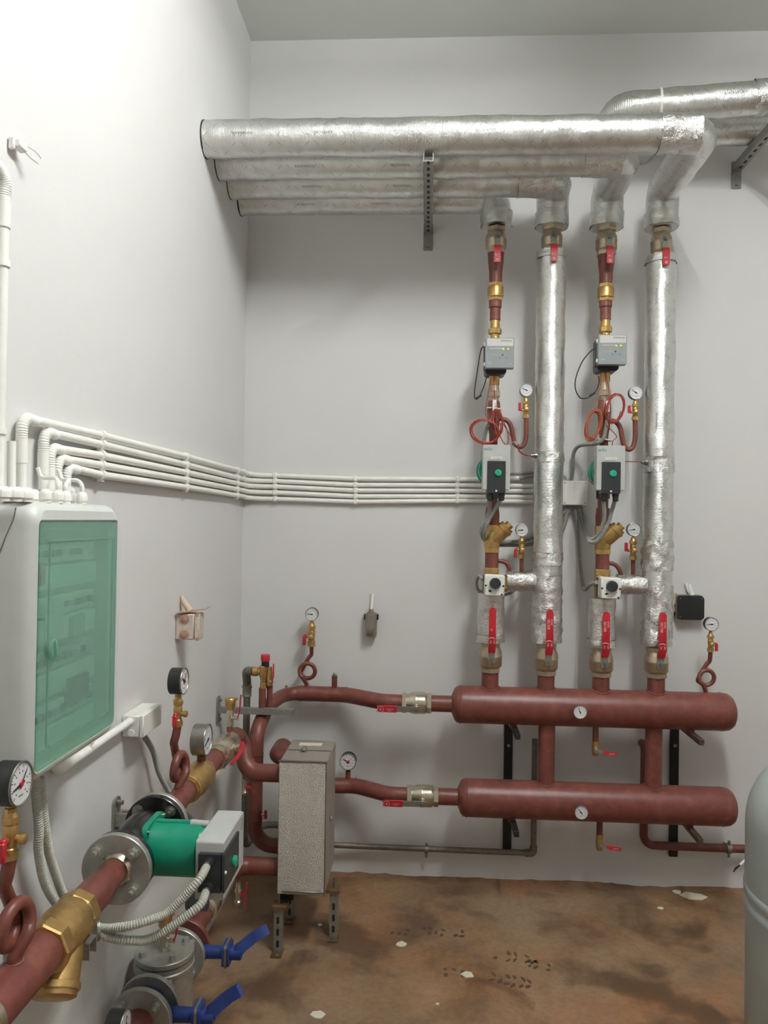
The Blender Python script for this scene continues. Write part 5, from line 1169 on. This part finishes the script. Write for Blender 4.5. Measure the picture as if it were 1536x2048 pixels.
flex('grey ribbed conduit from junction box, hanging to the right gland of the third riser pump', [V((JB.x+.03, -.03, jbz+.004)), Q(1169, 1040, -.04), Q(1172, 1068, -.10), Q(1181, 1084, -.26), Q(1198, 1078, -.30), Q(1216, 1048, -.31), Q(1224, 1020, -.31), glB[1]+V((0, 0, .01))])
flex('grey ribbed conduit from junction box, hanging to the left gland of the third riser pump', [V((JB.x+.018, -.03, jbz+.004)), Q(1163, 1040, -.04), Q(1170, 1066, -.09), Q(1181, 1079, -.22), Q(1196, 1070, -.28), Q(1208, 1040, -.31), glB[0]+V((0, 0, .01))])
flex('grey ribbed conduit from the left pump gland sweeping behind the strainer to the junction box', [glA[0]+V((0, 0, .01)), Q(978, 1025, -.30), Q(966, 1050, -.29), Q(964, 1070, -.25), Q(975, 1082, -.15), Q(1010, 1084, -.10), Q(1062, 1077, -.03), Q(1100, 1053, -.03), Q(1128, 1025, -.03), V((JB.x-.03, -.03, jbz+.004))])
flex('grey ribbed conduit from the right gland of the leftmost pump, bending left behind the strainer', [glA[1]+V((0, 0, .01)), Q(988, 1022, -.305), Q(974, 1048, -.30), Q(969, 1070, -.26), Q(976, 1088, -.13), Q(1012, 1090, -.08), Q(1062, 1088, -.025), Q(1108, 1066, -.02), Q(1134, 1030, -.03), V((JB.x-.016, -.03, jbz+.004))])
solo('flexible_conduit', 'smooth grey cable looping left of the leftmost mixing valve', 'conduit', MB().tube(cr([cA[0], Q(958, 1152, -.24), Q(953, 1165, -.2), Q(958, 1181, -.15), Q(985, 1192, -.12), Q(1015, 1188, -.1), Q(1035, 1176, -.08), Q(1075, 1150, -.03), Q(1125, 1060, -.03), V((JB.x-.022, -.03, jbz+.004))], 8), .007, 12), 'corr_grey', 'grey ribbed conduits')
solo('flexible_conduit', 'two smooth grey cables passing behind the second riser to the junction box', 'conduit', MB().tube(cr([Q(1040, 957, -.03), Q(1062, 952, -.02), Q(1095, 950, -.02), Q(1125, 956, -.025), V((JB.x-js*.45, -.03, JB.z+.03))], 6), .0085, 12).tube(cr([Q(1020, 948, -.02), Q(1062, 946, -.015), Q(1100, 944, -.015), Q(1130, 953, -.02), V((JB.x-.03, -.03, JB.z+js*.45))], 6), .006, 10), 'corr_grey', 'grey ribbed conduits')
flex('grey ribbed conduit tied to the leftmost riser beside the red cable coil', [Q(990, 826, -.245), Q(982, 842, -.245), Q(973, 858, -.235), Q(968, 885, -.22), Q(966, 915, -.20), Q(968, 945, -.12), Q(972, 955, -.03)])
# cables of the meters
for (pts, l, m) in (([(970, 692), (962, 700), (955, 740), (949, 785), (951, 798), (958, 794), (967, 775), (973, 756)], 'thin black cable hanging in a long loop from the left heat meter', (957, 795)),
                 ([(1196, 694), (1181, 703), (1164, 724), (1152, 755), (1151, 778), (1160, 795), (1174, 796), (1191, 783), (1198, 765), (1197, 752)], 'thin black cable hanging in a round loop from the right heat meter', (1184, 790))):
    t = thing('meter_cable', l, 'cable', Q(*pts[4], -.22), 'black meter cables')
    part('wire', MB().tube(cr([Q(a, b, -.24) for a, b in pts], 6), .0024, 8), 'ink', t)
    k = Q(*m, -.24); part('connector', MB().cyl(k+V((-.010, 0, -.005)), k+V((.012, 0, .010)), .0045, 10), 'ink', t)
def coil(label, c, rx, rz, tilt, n, mt, y, wr=.0022, lead=None):
    pts = []; c = V(c)
    for i in range(n*18+1):
        a = 2*math.pi*i/18; k = 1+.10*math.sin(i*.37)+.06*math.sin(i*.11+1); yy = y+.012*math.sin(i*.23)
        x_, z_ = rx*k*math.cos(a), rz*k*math.sin(a)
        pts.append(V((c.x+x_*math.cos(tilt)-z_*math.sin(tilt)+.004*math.sin(i*.05), yy, c.z+x_*math.sin(tilt)+z_*math.cos(tilt))))
    t = thing('sensor_cable', label, 'cable', (c.x, y, c.z-rz), 'coiled red sensor cables')
    part('coil', MB().tube(pts, wr, 7), mt, t)
    for l in (lead or []): part('lead', MB().tube(cr(l, 7), .0019, 7), mt, t)
    return t
q = Q(967, 864, -.262); coil('red sensor cable coiled in a round loop left of the leftmost riser', q, .058, .047, -.25, 5, 'red_cable', -.262, .0026, [[Q(1006, 838, -.25), Q(1016, 868, -.25), Q(1014, 889, -.26), Q(1004, 880, -.26), Q(994, 850, -.26), Q(990, 800, -.245), Q(987, 752, -.235)], [Q(983, 755, -.235), Q(974, 800, -.25), Q(972, 830, -.25), Q(984, 845, -.255)], [Q(1000, 836, -.25), Q(1020, 870, -.24), Q(1040, 902, -.235), Q(1055, 910, -.23), Q(1066, 911, -.235)]])
q = Q(994, 846, -.262); coil('red sensor cable hank bundled on the front of the leftmost riser', q, .019, .052, .12, 5, 'red_cable', -.264, .0024)
q = Q(1186, 850, -.262); coil('red sensor cable hank hanging left of the third riser', q, .027, .060, -.22, 7, 'copper_cable', -.262, .0022, [[Q(1205, 742, -.235), Q(1200, 780, -.24), Q(1193, 805, -.25), Q(1190, 825, -.26)]])
q = Q(1228, 818, -.258); coil('red sensor cable loop swung to the right of the third riser', q, .034, .058, -.2, 5, 'red_cable', -.258, .0024, [[Q(1211, 744, -.235), Q(1216, 770, -.24), Q(1219, 790, -.245)], [Q(1212, 850, -.26), Q(1233, 872, -.25), Q(1226, 882, -.25), Q(1223, 897, -.24)]])
for (px, py, l) in ((989, 811, 'left'), (1215.5, 813, 'right')):
    o = Q(px, py, -.245); t = thing('sensor_plug', 'white tubular cable marker on the %s cable coil' % ('left' if l == 'left' else 'right'), 'cable marker', o-V((0, 0, .02)), 'cable markers')
    part('sleeve', MB().cyl(o-V((0, 0, .023)), o+V((0, 0, .023)), .0085, 14), 'pvc', t); text('lettering', '2-100', .009, 'ink', t, o+V((.002, -.0092, 0)), -UZ, UX)
for (px, py, l) in ((988, 818, 'zip tie around the leftmost riser at the white cable marker'), (1209, 878, 'zip tie around the third riser above its pump')):
    o = V((RX[0] if px < 1000 else RX[2], RY, zat(py, RX[0], RY))); solo('cable_tie', 'white ' + l, 'cable tie', MB().lathe([(-.002, .0345), (.002, .0345)], o, V((.1, 0, 1)), 22), 'pvc', 'white cable ties')
# probes in the foil risers
for (px, py, k, l) in ((1066, 911, 1, 'second'), (1290, 924, 3, 'rightmost')):
    x = RX[k]; z = zat(py, x-.07, -.225)
    t = thing('temperature_probe', 'small steel temperature probe stuck in the left side of the %s riser' % l, 'sensor', (x-.07, -.225, z), 'temperature probes')
    part('pocket', MB().lathe([(0, .012), (.02, .012), (.022, .008), (.034, .008)], (x-.045, -.222, z), (-1, -.05, 0), 10), 'steel', t)
    part('wire', MB().tube(cr([V((x-.075, -.224, z)), V((x-.10, -.228, z+.001)), Q(1040, 905, -.235) if k == 1 else Q(1262, 923, -.3), Q(1036, 899, -.235) if k == 1 else Q(1246, 923, -.32)], 5), .002, 7), 'red_cable', t)

# ================================================================ ELECTRICS ON THE LEFT WALL BELOW THE BOARD
o = U(306, 1449, x=.032); jx = .064
ya, yb = U(288, 1450, x=jx).y, U(324, 1450, x=jx).y; zb, zt = U(288, 1475, x=jx).z, U(300, 1424, x=jx).z
yc, zc = (ya+yb)/2, (zb+zt)/2
t = thing('junction_box', 'small white junction box on the left wall above the green pump', 'junction box', (0, yc, zb), 'junction boxes')
part('box_body', MB().box((.026, yc, zc), (.050, yb-ya, zt-zb), None, .003), 'box_white', t); part('lid', MB().box((.057, yc, zc), (.012, yb-ya+.003, zt-zb+.003), None, .003), 'box_white', t)
part('knockout', MB().lathe([(0, .010), (.0025, .009)], (.028, ya, zc-.018), (0, -1, 0), 16), 'pvc', t)
cz = zc+.014
pA = U(128, 1575, x=.03); pA = V((.022, U(128, 1575, x=.022).y, U(128, 1575, x=.022).z))
t = thing('cable_conduit', 'white conduit climbing from below the distribution board to the small junction box', 'conduit', (.022, ya, cz-.05))
pB = V((.024, ya+.004, cz)); pA = V((.022, U(130, 1567, x=.022).y, cz-.004))
part('tube', MB().cyl(pA, pB, .0105, 16), 'pvc', t)
e = MB(); corr(e, fil([pA+V((0, .02, 0)), pA+V((0, -.05, 0)), pA+V((0, -.055, .10))], .04, 8), .0125, .0048, 14, .1); part('bend', e, 'pvc', t)
for (px, l) in ((178, 'nearer the board'), (272, 'next to the small junction box')):
    y = YP(px, .022, cz); solo('conduit_clip', 'white clip on the conduit below the board, %s' % l, 'clip', MB().lathe([(-.006, .0138), (.006, .0138)], V((.022, y, cz)), UY, 14).box((.006, y, cz), (.012, .02, .022)).box((.018, y, cz+.015), (.03, .012, .004)), 'pvc', 'conduit clips')
X3 = lambda px, py, x: U(px, py, x=x)
flex('grey ribbed conduit hanging from the small junction box behind the green pump', [V((.024, yc-.006, zb+.006)), X3(305, 1500, .026), X3(318, 1545, .032), X3(336, 1580, .045), X3(362, 1618, .07), X3(392, 1648, .10)], .0085)
# ribbed conduits from the board to the pump control box
for (pts, l, e_) in (([(70, 1555, .05), (73, 1600, .05), (78, 1660, .05), (77, 1700, .045), (88, 1760, .04), (108, 1800, .045), (140, 1836, .06), (190, 1858, .13), (215, 1873, .17), (260, 1881, .22), (310, 1873, .26), (365, 1845, .30), (412, 1800, .34)], 'light ribbed conduit drooping under the pump line, lower of the pair', gl[0] if gl[0].z < gl[1].z else gl[1]),
               ([(80, 1555, .055), (84, 1600, .055), (90, 1655, .055), (97, 1700, .05), (112, 1750, .05), (130, 1795, .055), (160, 1830, .075), (197, 1855, .14), (240, 1855, .20), (290, 1843, .25), (340, 1821, .29), (385, 1785, .32), (412, 1760, .34)], 'light ribbed conduit drooping under the pump line, upper of the pair', gl[1] if gl[0].z < gl[1].z else gl[0])):
    flex(l, [X3(*p) for p in pts[:-2]]+[V(e_)+V((-.006, -.045, -.012)), V(e_)+V((0, -.004, -.001)), V(e_)+V((0, .012, 0))], .0098, 'corr_light', grp='light ribbed conduits at the pump', pitch=.0054, n=14)
o = U(165, 1880, x=.12); solo('cable_tie', 'grey wire tie holding the two ribbed conduits behind the brass strainer', 'cable tie', MB().lathe([(-.003, .024), (.003, .024)], X3(195, 1858, .145), V((.5, .3, 0)), 18), 'galv', 'white cable ties')

# ================================================================ OLD FITTINGS ON THE WALLS
bxx = .040; ya, yb = U(362, 1250, x=.0).y, 0
ya = U(362, 1250, x=.02).y; d_ = .045; x1 = U(402, 1250, y=ya).x; zt, zb = U(380, 1228, y=ya).z, U(380, 1280, y=ya).z
x1 = U(388, 1250, y=ya).x; w_ = max(.05, x1); zc = (zt+zb)/2
t = thing('surface_box', 'peach-coloured old junction box with two round membranes on the left wall', 'junction box', (0, ya, zb), 'junction boxes')
part('box_body', MB().box((w_*.5, ya+.028, zc), (w_, .056, zt-zb), None, .004), 'boxpeach', t)
part('lid', MB().box((w_+.009, ya+.028, zc), (.016, .058, zt-zb), None, .003), 'boxpeach', t)
for dz in (.027, -.026): part('membrane', MB().lathe([(0, .016), (.003, .0155), (.004, .009), (.007, .008), (.008, .003)], (w_*.5, ya, zc+dz), (0, -1, 0), 20), 'peach_dark', t)
for dz in (.5, -.5): part('corner_lug', MB().box((w_+.010, ya+.004, zc+dz*(zt-zb)*.92), (.010, .012, .010)), 'peach_dark', t)
part('paint_flap', MB().ribbon([V((.006, ya+.01, zt+.002)), V((w_*.6, ya+.02, zt+.006)), V((w_+.03, ya+.03, zt+.014)), V((w_+.046, ya+.035, zt+.024))], UY, [.05, .05, .03, .01], .002), 'peach_dark', t)
part('cable_sheath', MB().tube([V((.004, ya+.05, zt+.055)), V((.012, ya+.045, zt+.038)), V((w_*.6, ya+.04, zt+.004))], [.005, .010, .012], 12), 'old_plaster', t)
# grey appliance inlet
ic = U(742, 1245, y=-.03); zt, zb = U(742, 1226, y=-.03).z, U(742, 1272, y=-.03).z
t = thing('plug_connector', 'unused grey plug connector hanging on the back wall', 'connector', (ic.x, 0, zb))
part('shell', MB().rplate((ic.x, -.002, (zt+zb)/2), UX, UZ, .050, zt-zb, .006, .045), 'socket_grey', t)
part('face', MB().rplate((ic.x, -.046, (zt+zb)/2+.01), UX, UZ, .034, (zt-zb)*.78, .005, .006), 'socket_grey', t)
part('latch', MB().box((ic.x-.0105, -.055, zb+.022), (.004, .006, .030)).box((ic.x+.0105, -.055, zb+.022), (.004, .006, .030)).box((ic.x, -.055, zb+.009), (.022, .006, .005)).box((ic.x, -.052, zb+.020), (.014, .006, .010)), 'steel', t)
for s in (-1, 1): part('side_hook', MB().box((ic.x+s*.028, -.022, zt-.018), (.010, .018, .026), None, .003), 'black_steel', t)
part('gland', MB().lathe([(0, .016), (.004, .016), (.005, .0125), (.009, .0125), (.010, .010), (.018, .009)], (ic.x, -.025, zt-.001), UZ, 16), 'socket_grey', t)
wt = U(742, 1188, y=-.01).z
part('cable', MB().tube([V((ic.x, -.025, zt+.012)), V((ic.x+.002, -.012, zt+.045)), V((ic.x+.003, -.004, wt))], [.0065, .0065, .010], 10), 'box_white', t)
# dark junction box behind the right hand gauge
a = U(1351, 1190, y=-.04); b = U(1407, 1240, y=-.04); c = (a+b)/2
t = thing('junction_box', 'dark green-black junction box on the back wall behind the right gauge', 'junction box', (c.x, 0, b.z), 'junction boxes')
part('box_body', MB().rplate((c.x+.002, -.001, c.z), UX, UZ, (b.x-a.x)*.96, (a.z-b.z), .012, .034), 'socket_grey', t)
ld = part('lid', MB().rplate((c.x+.004, -.034, c.z-.001), UX, UZ, (b.x-a.x)*.94, (a.z-b.z)*.98, .016, .014), 'black', t)
for (sx, sz) in ((-.38, .38), (.38, .38), (-.38, -.38)): part('lid_screw', MB().lathe([(0, .0028), (.001, .0028)], (c.x+.004+sx*(b.x-a.x), -.048, c.z+sz*(a.z-b.z)), (0, -1, 0), 8), 'grey_ink', ld)
for (dx, dz) in ((-.062, .01), (.061, -.004), (-.060, -.03)): part('entry_plug', MB().lathe([(0, .011), (.007, .009), (.009, .004)], (c.x+dx*.86, -.022, c.z+dz), (1 if dx > 0 else -1, 0, 0), 12), 'black_steel' if dz < .005 else 'socket_grey', t)
part('plaster_lump', MB().tube([V((c.x-.056, -.012, c.z+.06)), V((c.x-.062, -.016, c.z+.035)), V((c.x-.058, -.012, c.z)), V((c.x-.05, -.01, c.z-.03))], [.008, .014, .013, .008], 9, jit=.008, jf=60), 'old_plaster', t)
part('cable_sheath', MB().tube([V((c.x+.008, -.01, a.z+.045)), V((c.x+.010, -.016, a.z+.020)), V((c.x+.018, -.024, a.z-.002))], [.008, .010, .010], 10).tube([V((c.x-.006, -.008, a.z+.048)), V((c.x-.002, -.012, a.z+.028)), V((c.x+.010, -.02, a.z+.004))], .006, 8), 'box_white', t)
# cable end behind the tank
o = U(1497, 1713, y=-.25)
t = thing('loose_cable', 'loose white cable end with bare wires beside the grey tank', 'cable', (o.x, o.y, o.z-.05))
part('sheath', MB().tube(cr([V((2.4, -.16, .36)), o+V((.03, .02, .02)), o, U(1480, 1730, y=-.26)], 6), .0052, 10), 'box_white', t)
part('wires', MB().tube([U(1480, 1730, y=-.26), U(1466, 1744, y=-.262)], .0022, 7).tube([U(1481, 1729, y=-.26), U(1468, 1738, y=-.258)], .0018, 7), 'ink', t)

# ================================================================ EXPANSION TANK AT THE RIGHT EDGE
TR = .27; ty = -1.42; d_ = U(1499, 1690, y=ty); tx = d_.x+TR*1.035
zd = zat(1665, d_.x, ty); zs = zat(1793, d_.x, ty)
t = thing('expansion_tank', 'big light grey expansion tank cut off by the right picture edge', 'tank', (tx, ty, 0))
prof = [(.04, .12), (.05, .20), (.075, .25), (.11, .266), (zs-.075, TR*.992)]
part('lower_shell', MB().lathe(prof+[(zs-.06, TR*.992), (zs-.05, TR*.99)], (tx, ty, 0), UZ, 64), 'tank', t)
part('clamp_ring', MB().lathe([(zs-.052, TR*.992), (zs-.048, TR*1.012), (zs-.030, TR*1.012), (zs-.026, TR*1.002), (zs-.020, TR*1.002), (zs-.016, TR*1.012), (zs+.002, TR*1.012), (zs+.008, TR)], (tx, ty, 0), UZ, 64), 'tank', t)
hd = .215
part('upper_shell', MB().lathe([(zs, TR)]+[(zd+hd*math.sin(math.radians(a)), TR*math.cos(math.radians(a))**.8) for a in range(0, 90, 6)]+[(zd+hd, .01)], (tx, ty, 0), UZ, 64), 'tank', t)
for k in range(3):
    a = 2*math.pi*k/3+.4; part('leg', MB().box((tx+.19*math.cos(a), ty+.19*math.sin(a), .05), (.04, .03, .10), Matrix.Rotation(a, 3, 'Z'), .003), 'black_steel', t)

# ================================================================ ON THE FLOOR
chips = [(802, 1890, .020, 'pale plaster chip on the floor right of the exchanger feet'), (935, 1950, .022, 'pale plaster chip beside the boot prints'), (636, 2031, .022, 'pale plaster chip near the bottom edge of the floor'),
         (1321, 1817, .012, 'small pale chip on the floor under the lower manifold'), (1388, 1793, .034, 'flat white flake at the foot of the back wall'), (1354, 1784, .018, 'smaller white flake at the foot of the back wall'), (640, 1850, .010, 'tiny pale chip between the exchanger feet'), (875, 2009, .006, 'tiny white crumb in the middle of the floor')]
for (px, py, s, l) in chips:
    o = U(px, py, z=.001); n = random.choice((5, 6)); a0 = random.random()*6; long = 1.8 if s > .03 else 1.15
    poly = [(s*long*math.cos(a0+2*math.pi*k/n)*(.7+.5*random.random()), s*math.sin(a0+2*math.pi*k/n)*(.7+.5*random.random())) for k in range(n)]
    solo('plaster_chip', l, 'debris', MB().prism(poly, (o.x, o.y, .0005), UX, UY, .004), 'chip', 'plaster chips on the floor')
def bootprint(px, py, ang, ln, w, rows, seed):
    rr = random.Random(seed); o = U(px, py, z=0); ca, sa = math.cos(ang), math.sin(ang); mb = MB()
    for i in range(rows):
        f = (i+.5)/rows-.5+rr.uniform(-.02, .02); ww = w*(1-.9*abs(f)**2.2)
        for sd in (-1, 1):
            if rr.random() < .25: continue
            hl, hw = ln/rows*rr.uniform(.24, .42), ww*rr.uniform(.16, .24); g = sd*ww*.25+rr.uniform(-.006, .006); tw = sd*.55+rr.uniform(-.4, .4); poly = []
            for k in range(9):
                a = 2*math.pi*k/9; u_ = hl*math.cos(a)*rr.uniform(.6, 1.15); v_ = hw*math.sin(a)*rr.uniform(.6, 1.15)
                u_, v_ = u_*math.cos(tw)-v_*math.sin(tw), u_*math.sin(tw)+v_*math.cos(tw)
                U_, V_ = f*ln+u_, g+v_; poly.append((U_*ca-V_*sa, U_*sa+V_*ca))
            mb.prism(poly, (o.x, o.y, .0002), UX, UY, .0005)
    struct('boot_print', mb, 'mud', FLOOR)
for a in ((1030, 1915, -.15, .16, .085, 7, 1), (1078, 1931, -.2, .09, .075, 4, 2), (1022, 1962, -.25, .15, .085, 6, 3), (886, 1864, -.1, .17, .07, 7, 4), (908, 1946, 0, .09, .07, 3, 5), (800, 1862, -.2, .08, .07, 3, 6)): bootprint(*a)
